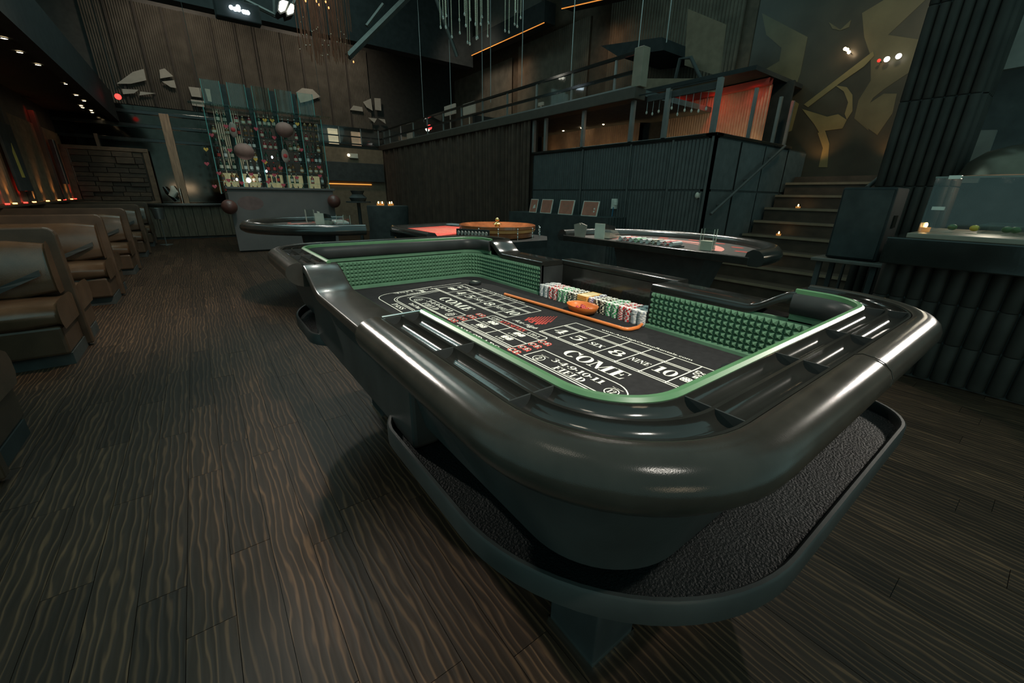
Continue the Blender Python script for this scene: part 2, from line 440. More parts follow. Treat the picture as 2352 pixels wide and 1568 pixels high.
# divider plates in the chip rail
def divider(x, y, nx, ny):
    for o0, o1 in ((0.021, 0.062), (0.068, 0.109)):
        prof = groove(o0, o1, 0.988, 0.020)
        tx, ty = -ny * 0.0015, nx * 0.0015
        a = [(x + nx * o - tx, y + ny * o - ty, z) for o, z in prof]
        B().extr(a, (2 * tx, 2 * ty, 0)).obj('rail_divider', M_satin, T)
pa = arc(X0 + RC, Y0 + RC, RC, 180, 270, 10); pb = arc(X1 - RC, Y0 + RC, RC, 270, 360, 10)
for (x, y, nx, ny) in [(X0, 0.66, -1, 0), pa[0], pa[10], (0.86, Y0, 0, -1), (1.13, Y0, 0, -1), pb[2], (X0, 0.925, -1, 0)]:
    divider(x, y, nx, ny); divider(x, 2 * YC - y, nx, -ny)
for y in (0.932,): B().tube([(X0 - 0.113, y, 0.9895), (X0 - 0.002, y, 0.9905)], 0.0028, 6).obj('end_trim', M_chrome, T)
# inner walls
FULL = (straight(X1, 1.77, X1, Y1 - RC, 1, 0, 12)[:-1] + arc(X1 - RC, Y1 - RC, RC, 0, 90, 14) + straight(X1 - RC, Y1, X0 + RC, Y1, 0, 1, 10)[1:-1] +
        arc(X0 + RC, Y1 - RC, RC, 90, 180, 14) + straight(X0, Y1 - RC, X0, Y0 + RC, -1, 0, 20)[1:-1] + arc(X0 + RC, Y0 + RC, RC, 180, 270, 14) +
        straight(X0 + RC, Y0, X1 - RC, Y0, 0, -1, 10)[1:-1] + arc(X1 - RC, Y0 + RC, RC, 270, 360, 14) + straight(X1, Y0 + RC, X1, 1.03, 1, 0, 8)[1:])
B().sweep(FULL, [(0.012, 0.70), (-0.002, 0.70), (-0.002, 0.890), (0.012, 0.890)]).obj('inner_wall', M_green, T, 40, label='smooth green inner wall')
B().sweep(FULL, [(0.0, TZ), (-0.020, TZ), (-0.018, TZ + 0.012), (-0.006, TZ + 0.020), (0.0, TZ + 0.020)]).obj('wall_foot_strip', M_green, T, 40)
# pyramid rubber, one sheet per wall run
def resample(path, step):
    out = []; acc = 0.0; nxt = 0.0
    for i in range(len(path) - 1):
        a = path[i]; b = path[i + 1]; L = sqrt((b[0] - a[0]) ** 2 + (b[1] - a[1]) ** 2)
        while nxt <= acc + L + 1e-9 and L > 0:
            t = (nxt - acc) / L
            nx = a[2] + (b[2] - a[2]) * t; ny = a[3] + (b[3] - a[3]) * t; k = sqrt(nx * nx + ny * ny)
            out.append((a[0] + (b[0] - a[0]) * t, a[1] + (b[1] - a[1]) * t, nx / k, ny / k)); nxt += step
        acc += L
    return out
def pyramids(path, name):
    st = 0.0233; P = resample(path, st); b = B()
    for i in range(len(P) - 1):
        a, c = P[i], P[i + 1]
        mx, my, nx, ny = (a[0] + c[0]) / 2, (a[1] + c[1]) / 2, a[2] + c[2], a[3] + c[3]
        k = sqrt(nx * nx + ny * ny); nx /= k; ny /= k
        for r in range(6):
            z0 = TZ + 0.021 + r * st; z1 = z0 + st; o = -0.004
            b.add([(a[0] + a[2] * o, a[1] + a[3] * o, z0), (c[0] + c[2] * o, c[1] + c[3] * o, z0), (c[0] + c[2] * o, c[1] + c[3] * o, z1),
                   (a[0] + a[2] * o, a[1] + a[3] * o, z1), (mx - nx * 0.017, my - ny * 0.017, (z0 + z1) / 2)],
                  [(0, 1, 4), (1, 2, 4), (2, 3, 4), (3, 0, 4)])
    b.obj(name, M_green, T, label='green rubber sheet moulded in rows of pyramids')
pyramids(FULL[:36], 'pyramid_panel'); pyramids(FULL[35:52], 'pyramid_panel'); pyramids(FULL[51:71], 'pyramid_panel'); pyramids(FULL[70:], 'pyramid_panel')
# low ledges at the crew's cutouts
def sm(t): t = max(0, min(1, t)); return t * t * (3 - 2 * t)
def ledge(x0, x1, ya, yb, ra, rb, zl=0.905, zh=0.984, th=0.03, n=40):
    vs = []; fs = []
    for i in range(n + 1):
        y = ya + (yb - ya) * i / n
        z = zl + (zh - zl) * max(1 - sm((y - ya) / ra) if ra else 0, 1 - sm((yb - y) / rb) if rb else 0)
        r = 0.008
        for x, zz in ((x0, z - th), (x0, z - r), (x0 + r * 0.3, z - r * 0.3), (x0 + r, z), (x1 - r, z), (x1 - r * 0.3, z - r * 0.3), (x1, z - r), (x1, z - th)):
            vs.append((x, y, zz))
    for i in range(n):
        for j in range(8): fs.append((i * 8 + j, i * 8 + (j + 1) % 8, (i + 1) * 8 + (j + 1) % 8, (i + 1) * 8 + j))
    fs += [tuple(range(8)), tuple(n * 8 + j for j in range(7, -1, -1))]
    return B().add(vs, fs)
ledge(0.305, 0.446, 0.925, 1.875, 0.24, 0.24).obj('cutout_ledge', M_plate, T, 60, label='satin black ledge curving up at both ends')
ledge(1.535, 1.70, 0.485, 1.03, 0.15, 0, 0.912).obj('cutout_ledge', M_gloss, T, 60)
ledge(1.535, 1.70, 1.77, 2.315, 0, 0.15, 0.912).obj('cutout_ledge', M_gloss, T, 60)
ledge(1.705, 1.80, 1.015, 1.785, 0, 0, 0.912).obj('cutout_ledge', M_gloss, T, 60)
B().box(1.705, 1.735, 1.02, 1.78, 0.60, 0.885).obj('chip_bank_back', M_gloss, T)
B().box(1.53, 1.705, 1.02, 1.030, 0.68, 0.884).obj('chip_bank_side', M_satin, T)
B().box(1.53, 1.705, 1.770, 1.78, 0.68, 0.884).obj('chip_bank_side', M_satin, T)
B().box(0.335, 0.41, 0.86, 1.94, 0.64, 0.885).obj('side_panel', M_satin, T, bevel=0.01)
B().box(1.55, 1.66, 0.45, 1.02, 0.64, 0.885).obj('side_panel', M_satin, T, bevel=0.01)
B().box(1.55, 1.66, 1.78, 2.35, 0.64, 0.885).obj('side_panel', M_satin, T, bevel=0.01)
# under-body and legs
B().box(0.45, 1.51, 0.47, 2.33, 0.46, 0.70).obj('under_body', M_satin, T, bevel=0.004)
for lx in (0.655, 1.13):
    for ly in (0.465, 2.155):
        lg = B().box(lx, lx + 0.18, ly, ly + 0.18, 0.0, 0.46).obj('leg', M_pitch, T, bevel=0.004)
        B().box(lx - 0.004, lx + 0.184, ly - 0.004, ly + 0.184, 0.0, 0.014).obj('foot_trim', M_chrome, lg)
# drink shelf with raised lip
def with_normals(pts):
    out = []
    for i, p in enumerate(pts):
        a = pts[max(i - 1, 0)]; c = pts[min(i + 1, len(pts) - 1)]
        tx, ty = c[0] - a[0], c[1] - a[1]; k = sqrt(tx * tx + ty * ty) or 1
        out.append((p[0], p[1], ty / k, -tx / k))
    return out
SXL, SXR, SYN = 0.31, 1.655, 0.130
def lip_line(ye):
    q = (arc(0.46, ye, 0.46 - SXL, 90, 180, 10) + arc(SXL + 0.44, SYN + 0.44, 0.44, 180, 270, 18) +
         arc(SXR - 0.16, SYN + 0.16, 0.16, 270, 360, 12) + arc(SXR - 0.10, 0.46, 0.10, 0, 90, 8))
    q = [(p[0], p[1]) for p in q]
    return [p for i, p in enumerate(q) if i == 0 or (abs(p[0] - q[i - 1][0]) + abs(p[1] - q[i - 1][1])) > 0.004]
for ye, far in ((0.94, False), (0.82, True)):
    lipc = lip_line(ye)
    pl0 = B().prism(lipc + [(1.50, 0.52), (1.50, 0.50), (0.46, 0.50)], 0.622, 0.636)
    lp0 = B().sweep(with_normals(lipc), [(-0.008, 0.615), (-0.008, 0.661), (-0.004, 0.666), (0.003, 0.666), (0.007, 0.661), (0.007, 0.615)])
    if far: pl0.mirror_y(YC); lp0.mirror_y(YC)
    pl0.obj('drink_shelf', M_glit, T, label='low drink shelf lined in dark textured carpet'); lp0.obj('shelf_lip', M_satin, T, 50)

# ---------------------------------------------------------------- lettering: a small fat-face alphabet made of ribbons and bowls
class G:
    def __init__(s): s.p = []
    def r(s, x0, x1, y0, y1): s.p.append([(x0, y0), (x1, y0), (x1, y1), (x0, y1)]); return s
    def poly(s, *q): s.p.append(list(q)); return s
    def ring(s, cx, cy, rx, ry, ix, iy, a0=0, a1=360, n=22):
        for i in range(n):
            a = radians(a0 + (a1 - a0) * i / n); b = radians(a0 + (a1 - a0) * (i + 1) / n)
            s.p.append([(cx + ix * cos(a), cy + iy * sin(a)), (cx + rx * cos(a), cy + ry * sin(a)), (cx + rx * cos(b), cy + ry * sin(b)), (cx + ix * cos(b), cy + iy * sin(b))])
        return s
    def rib(s, pts, w):
        n = len(pts); L = []; R_ = []
        for i in range(n):
            a = pts[max(0, i - 1)]; c = pts[min(n - 1, i + 1)]; tx, ty = c[0] - a[0], c[1] - a[1]; k = sqrt(tx * tx + ty * ty) or 1
            ww = w[i] / 2; L.append((pts[i][0] - ty / k * ww, pts[i][1] + tx / k * ww)); R_.append((pts[i][0] + ty / k * ww, pts[i][1] - tx / k * ww))
        for i in range(n - 1): s.p.append([R_[i], R_[i + 1], L[i + 1], L[i]])
        return s
def ser(g, x0, x1, y): return g.r(x0, x1, y, y + 0.06)
def mk():
    D = {}
    D['O'] = (G().ring(.42, .5, .42, .52, .20, .46), .86)
    D['0'] = (G().ring(.32, .5, .32, .52, .13, .46), .66)
    D['C'] = (G().ring(.44, .5, .44, .52, .20, .46, 42, 318).poly((.74, .98), (.80, .98), (.80, .62), (.76, .62), (.68, .80)), .84)
    D['E'] = (ser(ser(G().r(.12, .34, 0, 1), 0, .74, 0), 0, .74, .94).poly((.66, .94), (.74, 1), (.74, .70), (.71, .70)).poly((.66, .06), (.78, .34), (.74, 0)).r(.34, .52, .48, .54).poly((.50, .36), (.55, .36), (.55, .66), (.50, .66)), .82)
    D['F'] = (ser(ser(G().r(.12, .34, 0, 1), 0, .46, 0), 0, .72, .94).poly((.64, .94), (.72, 1), (.72, .68), (.69, .68)).r(.34, .52, .46, .52).poly((.50, .34), (.55, .34), (.55, .64), (.50, .64)), .76)
    D['I'] = (ser(ser(G().r(.12, .34, 0, 1), 0, .46, 0), 0, .46, .94), .52)
    D['L'] = (ser(ser(G().r(.12, .34, 0, 1), 0, .70, 0), 0, .46, .94).poly((.60, .06), (.74, .36), (.70, 0)), .76)
    D['D'] = (ser(ser(G().r(.12, .34, 0, 1), 0, .40, 0), 0, .40, .94).ring(.38, .5, .44, .5, .22, .44, -90, 90), .88)
    D['M'] = (ser(ser(ser(ser(G().r(.12, .18, 0, 1).r(.84, 1.06, 0, 1), 0, .30, 0), .72, 1.18, 0), 0, .2, .94), .95, 1.18, .94).poly((.08, 1), (.34, 1), (.66, 0), (.54, 0)).poly((.54, 0), (.60, 0), (.90, 1), (.84, 1)), 1.22)
    D['N'] = (ser(ser(ser(G().r(.12, .18, 0, 1).r(.70, .76, 0, 1), 0, .30, 0), .58, .88, .94), 0, .2, .94).poly((.06, 1), (.32, 1), (.76, 0), (.66, 0)), .92)
    D['A'] = (ser(ser(G().poly((.40, 1), (.50, 1), (.86, 0), (.60, 0)).poly((.40, 1), (.46, 1), (.16, 0), (.10, 0)), 0, .28, 0), .52, .94, 0).r(.24, .60, .30, .36), .94)
    D['P'] = (ser(ser(G().r(.12, .34, 0, 1), 0, .46, 0), 0, .40, .94).ring(.38, .73, .36, .27, .16, .21, -90, 90), .78)
    D['R'] = (ser(ser(G().r(.12, .34, 0, 1), 0, .44, 0), 0, .40, .94).ring(.38, .75, .34, .25, .15, .19, -90, 90).poly((.40, .50), (.58, .50), (.86, 0), (.62, 0)), .88)
    D['T'] = (ser(ser(G().r(.28, .50, 0, 1), .16, .62, 0), 0, .78, .94).poly((0, 1), (.04, 1), (.08, .66), (0, .66)).poly((.74, 1), (.78, 1), (.78, .66), (.70, .66)), .82)
    D['V'] = (ser(ser(G().poly((.06, 1), (.32, 1), (.52, 0), (.42, 0)).poly((.76, 1), (.82, 1), (.52, 0), (.45, 0)), 0, .42, .94), .64, .92, .94), .92)
    D['Y'] = (ser(ser(ser(G().poly((.06, 1), (.32, 1), (.54, .45), (.38, .45)).poly((.76, 1), (.82, 1), (.54, .45), (.46, .45)).r(.36, .57, 0, .48), 0, .42, .94), .64, .92, .94), .24, .70, 0), .92)
    D['X'] = (ser(ser(ser(ser(G().poly((.08, 1), (.34, 1), (.84, 0), (.58, 0)).poly((.70, 1), (.77, 1), (.20, 0), (.13, 0)), 0, .44, .94), .58, .90, .94), 0, .34, 0), .48, .94, 0), .94)
    D['S'] = (G().rib([(.60, .76), (.56, .90), (.36, .98), (.14, .90), (.10, .74), (.22, .58), (.44, .46), (.58, .30), (.54, .12), (.32, .02), (.10, .10), (.05, .26)], [.03, .05, .06, .12, .18, .2, .22, .2, .14, .06, .05, .03]).r(.58, .63, .66, .98).r(.02, .07, .02, .34), .70)
    D['1'] = (ser(G().r(.20, .42, 0, 1).poly((.04, .80), (.20, .84), (.20, 1), (.18, 1)), .06, .56, 0), .58)
    D['2'] = (G().rib([(.10, .72), (.16, .92), (.36, .99), (.54, .86), (.54, .66), (.36, .40), (.12, .14)], [.16, .12, .07, .18, .2, .14, .08]).poly((.04, 0), (.62, 0), (.66, .30), (.60, .22), (.30, .17), (.08, .14)), .70)
    D['3'] = (G().rib([(.08, .80), (.18, .96), (.36, .99), (.50, .86), (.48, .68), (.30, .54)], [.14, .07, .06, .18, .18, .05]).rib([(.30, .54), (.50, .46), (.56, .26), (.46, .06), (.26, .01), (.08, .14)], [.05, .16, .2, .14, .06, .16]), .66)
    D['4'] = (ser(G().r(.38, .58, 0, 1).poly((.38, 1), (.44, 1), (.08, .34), (.02, .34)), .28, .70, 0).r(.02, .72, .26, .34), .74)
    D['5'] = (G().r(.12, .17, .50, 1).poly((.12, 1), (.60, 1), (.52, .82), (.12, .84)).rib([(.13, .52), (.30, .62), (.50, .52), (.56, .30), (.46, .08), (.26, .01), (.08, .14)], [.04, .07, .16, .22, .14, .06, .16]), .66)
    D['8'] = (G().ring(.34, .74, .28, .27, .12, .21).ring(.34, .26, .34, .28, .14, .22), .70)
    D['9'] = (G().ring(.33, .68, .32, .33, .12, .27).rib([(.55, .66), (.52, .36), (.38, .06), (.22, .02), (.08, .12)], [.2, .18, .08, .06, .14]), .68)
    D['.'] = (G().ring(.14, .46, .12, .12, 0, 0, 0, 360, 10), .30)
    D[' '] = (G(), .34)
    return D
GL = mk()
ZL = TZ + 0.0008
_zc = [0]
def zj():
    _zc[0] = (_zc[0] + 1) % 40
    return _zc[0] * 1.0e-5
def serif(b, txt, x, ya, yb, h, z=ZL, up=(1, 0), right=(0, -1)):
    """letters from (x,ya) running towards yb along `right`, h tall along `up`"""
    w = sum(GL[c][1] for c in txt) - 0.04; s = abs(yb - ya) / w
    t = 0.0
    for c in txt:
        g, gw = GL[c]
        for poly in g.p:
            zq = z + zj()
            b.add([(x + right[0] * (t + q[0]) * s + up[0] * q[1] * h, ya + right[1] * (t + q[0]) * s + up[1] * q[1] * h, zq) for q in poly], [tuple(range(len(poly)))])
        t += gw
    return b
def bline(b, p, q, w=0.0046, z=ZL - 0.0002):
    dx, dy = q[0] - p[0], q[1] - p[1]; k = sqrt(dx * dx + dy * dy)
    if k < 1e-7: return b
    nx, ny = -dy / k * w / 2, dx / k * w / 2
    ex, ey = dx / k * w / 2, dy / k * w / 2
    z = z + zj()
    return b.add([(p[0] - nx - ex, p[1] - ny - ey, z), (q[0] - nx + ex, q[1] - ny + ey, z), (q[0] + nx + ex, q[1] + ny + ey, z), (p[0] + nx - ex, p[1] + ny - ey, z)], [(0, 1, 2, 3)])
def pline(b, pts, w=0.0046):
    for i in range(len(pts) - 1): bline(b, pts[i], pts[i + 1], w)
    return b
def disc(b, x, y, r, z=ZL, n=16, r0=0.0):
    z = z + zj()
    if r0 <= 0: return b.add([(x + r * cos(2 * pi * i / n), y + r * sin(2 * pi * i / n), z) for i in range(n)], [tuple(range(n))])
    vs = []
    for i in range(n):
        a = 2 * pi * i / n; vs += [(x + r0 * cos(a), y + r0 * sin(a), z), (x + r * cos(a), y + r * sin(a), z)]
    return b.add(vs, [(2 * i, 2 * i + 1, (2 * i + 3) % (2 * n), (2 * i + 2) % (2 * n)) for i in range(n)])
def sans(txt, x, ya, length, h, mname='lettering', m=None, parent=None, shear=0.0, bold=0.0, z=ZL, rot=0.0, name_label=None):
    """built-in font text lying on the felt, running towards -Y with its top towards +X"""
    cu = bpy.data.curves.new('t', 'FONT'); cu.body = txt; cu.size = 1.0; cu.shear = shear; cu.offset = bold; cu.resolution_u = 3
    ob = bpy.data.objects.new('t', cu); COL.objects.link(ob)
    dg = bpy.context.evaluated_depsgraph_get(); me = bpy.data.meshes.new_from_object(ob.evaluated_get(dg))
    bpy.data.objects.remove(ob); bpy.data.curves.remove(cu)
    xs = [v.co.x for v in me.vertices]; ys = [v.co.y for v in me.vertices]
    xa, xb, yb0, yb1 = min(xs), max(xs), min(ys), max(ys); s = length / (xb - xa); sy = h / (yb1 - yb0)
    c, sn = cos(rot), sin(rot); P = parent['_o'] if parent is not None else (0, 0, 0)
    for v in me.vertices:
        u = (v.co.x - xa) * s; w = (v.co.y - yb0) * sy
        a = w; d = -u
        v.co = (x + a * c - d * sn - P[0], ya + a * sn + d * c - P[1], z - P[2])
    me.materials.append(m or M_ink)
    o = bpy.data.objects.new(mname, me); COL.objects.link(o); o['_o'] = list(P)
    if parent is not None: o.parent = parent
    return o
BX = 0.1022
lines = B()
for ya, sgn in ((1.246, 1), (1.495 + 6 * BX, -1)):
    ye = ya - 6 * BX
    yext = 0.47 if sgn > 0 else ye
    ys = ya if sgn > 0 else 2.255
    for x in (1.305, 1.240, 1.229, 1.094, 1.083):
        a, e = (ya, ye) if x in (1.240, 1.229) else (ys, yext)
        bline(lines, (x, a), (x, e))
    for k in range(7): bline(lines, (1.083, ya - k * BX), (1.305, ya - k * BX))
bline(lines, (1.083, 2.255), (1.305, 2.255))
bline(lines, (1.083, 0.582), (0.80, 0.582))
# field boxes
def bow(cx, cy, r, a0, a1, n=8): return [(cx + r * cos(radians(a0 + (a1 - a0) * i / n)), cy + r * sin(radians(a0 + (a1 - a0) * i / n))) for i in range(n + 1)]
pline(lines, [(0.857, 0.72), (0.857, 1.068), (0.953, 1.068), (0.953, 0.72)] + bow(0.857, 0.72, 0.096, 0, -90))
pline(lines, [(0.853, 2.02), (0.853, 1.638), (0.947, 1.638), (0.947, 2.02)] + bow(0.853, 2.02, 0.094, 0, 90))
for x, yy in ((0.712, 2.16), (0.768, 2.08), (0.779, 2.07), (0.846, 2.05)):
    r = 0.11 if x < 0.75 else 0.09
    pline(lines, [(x, 1.60), (x, yy)] + bow(x + r, yy, r, 180, 97) + [(1.09, yy + r + 0.035)])
    pline(lines, [(x, 1.15), (x, 0.62)])
bline(lines, (1.083, 2.30), (1.305, 2.31)); bline(lines, (1.09, 2.30), (0.83, 2.265))
# centre propositions
pline(lines, [(0.876, 1.553), (0.876, 1.158), (1.012, 1.158), (1.012, 1.553), (0.876, 1.553)])
bline(lines, (0.942, 1.553), (0.942, 1.158)); bline(lines, (0.876, 1.356), (1.012, 1.356))
pline(lines, [(1.012, 1.553)] + bow(1.040, 1.539, 0.016, 90, 0) + bow(1.040, 1.172, 0.016, 0, -90) + [(1.012, 1.158)])
for x in (0.864, 0.854): bline(lines, (x, 1.553), (x, 1.158))
bline(lines, (0.80, 1.553), (0.80, 1.158))
lines.obj('printed_lines', M_ink, FELT)
words = ['4', '5', 'SIX', '8', 'NINE', '10']
for ya in (1.246, 1.495 + 6 * BX):
    for k, wd in enumerate(words):
        yc = ya - (k + 0.5) * BX; hw = {1: 0.030, 2: 0.040, 3: 0.034, 4: 0.041}[len(wd)]; h = 0.030 if len(wd) > 2 else 0.056
        if wd == '10': hw = 0.040
        serif(B(), wd, 1.162 - h / 2, yc + hw, yc - hw, h).obj('lettering', M_ink, FELT)
for ya, yb in ((1.008, 0.728), (2.010, 1.700)):
    serif(B(), 'COME', 0.984, ya, yb, 0.062).obj('lettering', M_ink, FELT)
for ya, yb in ((0.978, 0.742), (1.996, 1.73)):
    serif(B(), '3.4.9.10.11', 0.906, ya, yb, 0.028).obj('lettering', M_ink, FELT)
for ya, yb in ((0.924, 0.786), (1.960, 1.80)):
    serif(B(), 'FIELD', 0.864, ya, yb, 0.030).obj('lettering', M_ink, FELT)
for x, y, tx in ((0.886, 1.016, '2'), (0.894, 0.688, '12'), (0.882, 2.040, '2'), (0.888, 1.688, '12')):
    b = disc(B(), x, y, 0.024, ZL, 24, 0.0205)
    hw = 0.009 if tx == '2' else 0.013
    serif(b, tx, x - 0.013, y + hw, y - hw, 0.026)
    b.obj('lettering', M_ink, FELT)
    sans('Pays Double', x + 0.026, y + 0.020, 0.042, 0.006, parent=FELT, bold=0.01)
serif(B(), 'PASS', 0.725, 2.03, 1.90, 0.030).obj('lettering', M_ink, FELT)
serif(B(), 'PASS LINE', 1.08, 2.262, 2.262 - 0.25, 0.022, up=(0, -1), right=(-1, 0)).obj('lettering', M_ink, FELT)
sans("Don't Pass", 0.803, 1.99, 0.12, 0.026, parent=FELT, bold=0.02)
sans("Don't", 0.965, 2.205, 0.085, 0.020, parent=FELT, bold=0.02, rot=radians(-90))
sans("Don't", 1.240, 0.624, 0.072, 0.020, parent=FELT, bold=0.03)
sans("Come", 1.217, 0.622, 0.070, 0.020, parent=FELT, bold=0.03)
sans("Bar", 1.192, 0.606, 0.046, 0.020, parent=FELT, bold=0.03)
sans("Don't Come", 1.255, 2.235, 0.11, 0.020, parent=FELT, bold=0.03)
sans("Bar", 1.222, 2.215, 0.055, 0.020, parent=FELT, bold=0.03)
for ya, ln in ((1.112, 0.428), (2.09, 0.43)):
    sans('www.AceHighCasinoRentals.com', 1.318, ya, ln, 0.020, parent=FELT, bold=0.012)
sans('Ace High', 1.076, 1.446, 0.165, 0.036, parent=FELT, shear=0.5)
serif(B(), 'ANY SEVEN', 1.020, 1.466, 1.282, 0.026).obj('lettering', M_red, FELT)
for ya in (1.532, 1.262): serif(B(), '4 TO 1', 1.022, ya, ya - 0.072, 0.020).obj('lettering', M_ink, FELT)
for x, y, tx in ((0.886, 1.468, '10 TO 1'), (0.953, 1.478, '10 TO 1'), (0.886, 1.272, '8 TO 1'), (0.955, 1.278, '8 TO 1')):
    serif(B(), tx, x, y + 0.026, y - 0.030, 0.011).obj('lettering', M_ink, FELT)
serif(B(), 'ANY CRAPS', 0.799, 1.530, 1.185, 0.036).obj('lettering', M_ink, FELT)
def diepair(x, y, s, gap, pips=(6, 6), tilt=0.0):
    b = B(); k = B()
    for i, n in enumerate(pips):
        cx = x - tilt * i; cy = y - i * (s + gap)
        b.prism([(cx + p[0], cy + p[1]) for p in rrect(-s / 2, s / 2, -s / 2, s / 2, s * 0.25, 4)], TZ + 0.0001, ZL)
        spots = {6: [(-1, -1), (-1, 0), (-1, 1), (1, -1), (1, 0), (1, 1)], 4: [(-1, -1), (-1, 1), (1, -1), (1, 1)], 2: [(-1, -1), (1, 1)], 3: [(-1, -1), (0, 0), (1, 1)], 5: [(-1, -1), (-1, 1), (1, -1), (1, 1), (0, 0)]}[n]
        for u, v in spots: disc(k, cx + u * s * 0.26, cy + v * s * 0.28, s * 0.09, ZL + 0.0004, 8)
    o = b.obj('dice_picture', M_ink, FELT)
    k.obj('dice_pips', M_black, FELT)
for x, y, pp in ((0.920, 1.468, (5, 5)), (0.987, 1.475, (3, 3)), (0.920, 1.274, (4, 4)), (0.987, 1.279, (2, 2))): diepair(x, y, 0.029, 0.003, pp)
diepair(1.160, 0.606, 0.034, 0.004, (6, 6)); diepair(1.045, 0.562, 0.034, 0.004, (4, 4)); diepair(1.245, 2.235 - 0.10, 0.002, 0.001, (6, 6)) if False else None
diepair(1.175, 2.205, 0.036, 0.005, (6, 6)); diepair(0.99, 2.235, 0.026, 0.004, (6, 6))
for y0, order in ((1.612, 'EC'), (1.138, 'CE')):
    for x in (1.008, 0.957, 0.905, 0.856):
        b = B(); c = B()
        for i, ch in enumerate(order):
            yy = y0 - i * 0.030; disc(b, x, yy, 0.0175, ZL, 18, 0.0135)
            serif(c, ch, x - 0.010, yy + 0.010, yy - 0.010, 0.021, ZL + 0.0004)
        b.add([(x - .001, y0 - .03, ZL), (x - .02, y0 - .05, ZL), (x + .002, y0 - .046, ZL)], [(0, 1, 2)])
        b.obj('bet_marker', M_red, FELT); c.obj('lettering', M_ink, FELT)
sp = B()
for i in range(-8, 9):
    for j in range(-8, 12):
        v = 1.20 + j * 0.0125; u = 1.372 + (i + 0.5 * (j % 2)) * 0.0145
        dx = (v - 1.135) / 0.17; du = abs(u - 1.372)
        inside = 0 <= dx <= 1 and du <= (0.062 * sqrt(max(0, 1 - ((dx - 0.18) / 0.24) ** 2)) if dx < 0.26 else 0.062 * (1 - (dx - 0.26) / 0.74) ** 0.8 + 0.004)
        if dx < 0.12 and 0.012 < du < 0.022: inside = False
        if inside: disc(sp, v, u, 0.0066 - 0.0038 * max(0, dx), ZL, 10)
sp.obj('spade_emblem', M_red, FELT, label='spade emblem made of red dots')

# ---------------------------------------------------------------- chips
def chip_mesh(name, c_main, c_spot, n=24):
    b = B(); r = 0.0195; h = 0.0034
    for i in range(n):
        a0 = 2 * pi * i / n; a1 = 2 * pi * (i + 1) / n
        b.cm = 1 if i % 4 < 2 and c_spot else 0
        p = lambda rr, a, z: (rr * cos(a), rr * sin(a), z)
        b.add([p(r, a0, 0.0002), p(r, a1, 0.0002), p(r, a1, h), p(r, a0, h)], [(0, 1, 2, 3)])
        b.add([p(r, a0, h), p(r, a1, h), p(r * 0.62, a1, h), p(r * 0.62, a0, h)], [(0, 1, 2, 3)])
    b.cm = 2
    b.add([(r * 0.62 * cos(2 * pi * i / n), r * 0.62 * sin(2 * pi * i / n), h) for i in range(n)], [tuple(range(n))])
    return b, [c_main, c_spot or c_main, M_chipw if c_spot else c_main]
M_chipw = mat('chip_white', (0.74, 0.71, 0.65), 0.5, var=0.06)
M_chipg = mat('chip_greyband', (0.40, 0.42, 0.46), 0.5, var=0.06)
CH = {'white': (M_chipw, M_chipg), 'red': (mat('chip_red', (0.60, 0.035, 0.04), 0.5), M_chipw), 'green': (mat('chip_green', (0.04, 0.34, 0.10), 0.5), M_chipw),
      'black': (mat('chip_black', (0.02, 0.02, 0.02), 0.45), mat('chip_cream', (0.78, 0.70, 0.52), 0.5)), 'purple': (mat('chip_purple', (0.16, 0.12, 0.26), 0.5), M_chipw)}
seq = ['white', 'white', 'red', 'red', 'green', 'green', 'black', 'black', 'plaque', 'plaque', 'purple', 'black', 'black', 'green', 'green', 'red', 'red', 'white', 'white']
CHB = {k: chip_mesh('chip', *v) for k, v in CH.items()}
CHM = {k: b.mesh('poker_chip_' + k, m) for k, (b, m) in CHB.items()}
CY = [1.746 - 0.0384 * i for i in range(19)]
rest = B(); rest_m = []
for k, (b, m) in CHB.items(): rest_m += m
kidx = {k: i * 3 for i, k in enumerate(CHB)}
side = lambda i: 'far' if i < 8 else 'near'
NCH = 18
for i, c in enumerate(seq):
    if c == 'plaque': continue
    for row in range(3):
        n = NCH + random.choice((0, 0, 1)) if row else NCH
        for k in range(n):
            a = random.uniform(0, 6.28); jx = random.gauss(0, 0.0006); jy = random.gauss(0, 0.0006)
            x = 1.533 + row * 0.0395 + jx; y = CY[i] + jy; z = TZ + 0.0003 + k * 0.00362
            if row == 0:
                o = bpy.data.objects.new('poker_chip', CHM[c]); COL.objects.link(o); o.location = (x, y, z); o.rotation_euler = (0, 0, a)
                nb = {'white': 'at the ' + ('roulette-side' if i < 8 else 'hook-side') + ' end of the bank', 'red': 'next to the white chips at the ' + ('roulette' if i < 8 else 'hook') + ' end',
                      'green': 'between red and black chips at the ' + ('roulette' if i < 8 else 'hook') + ' end', 'black': 'beside the ' + ('orange plaques' if i < 8 else 'purple chips'), 'purple': 'beside the orange plaques'}[c]
                tag(o, f'{c} poker chip in a front-row stack {nb}', 'poker chip', f'{c} chips {nb}')
            else:
                src = CHB[c][0]; base = len(rest.v)
                ca, sa = cos(a), sin(a)
                rest.v += [(x + vx * ca - vy * sa, y + vx * sa + vy * ca, z + vz) for vx, vy, vz in src.v]
                rest.f += [tuple(q + base for q in f) for f in src.f]; rest.m += [mm + kidx[c] for mm in src.m]
rest.obj('poker_chips_behind', rest_m, None, label='back rows of poker chip stacks in the chip bank', cat='poker chips', kind='stuff', base=(1.59, 1.4, TZ))
M_plq = mat('orange_plaque', (0.80, 0.42, 0.10), 0.4, var=0.1); M_plq2 = mat('plaque_edge', (0.85, 0.66, 0.36), 0.4, var=0.1)
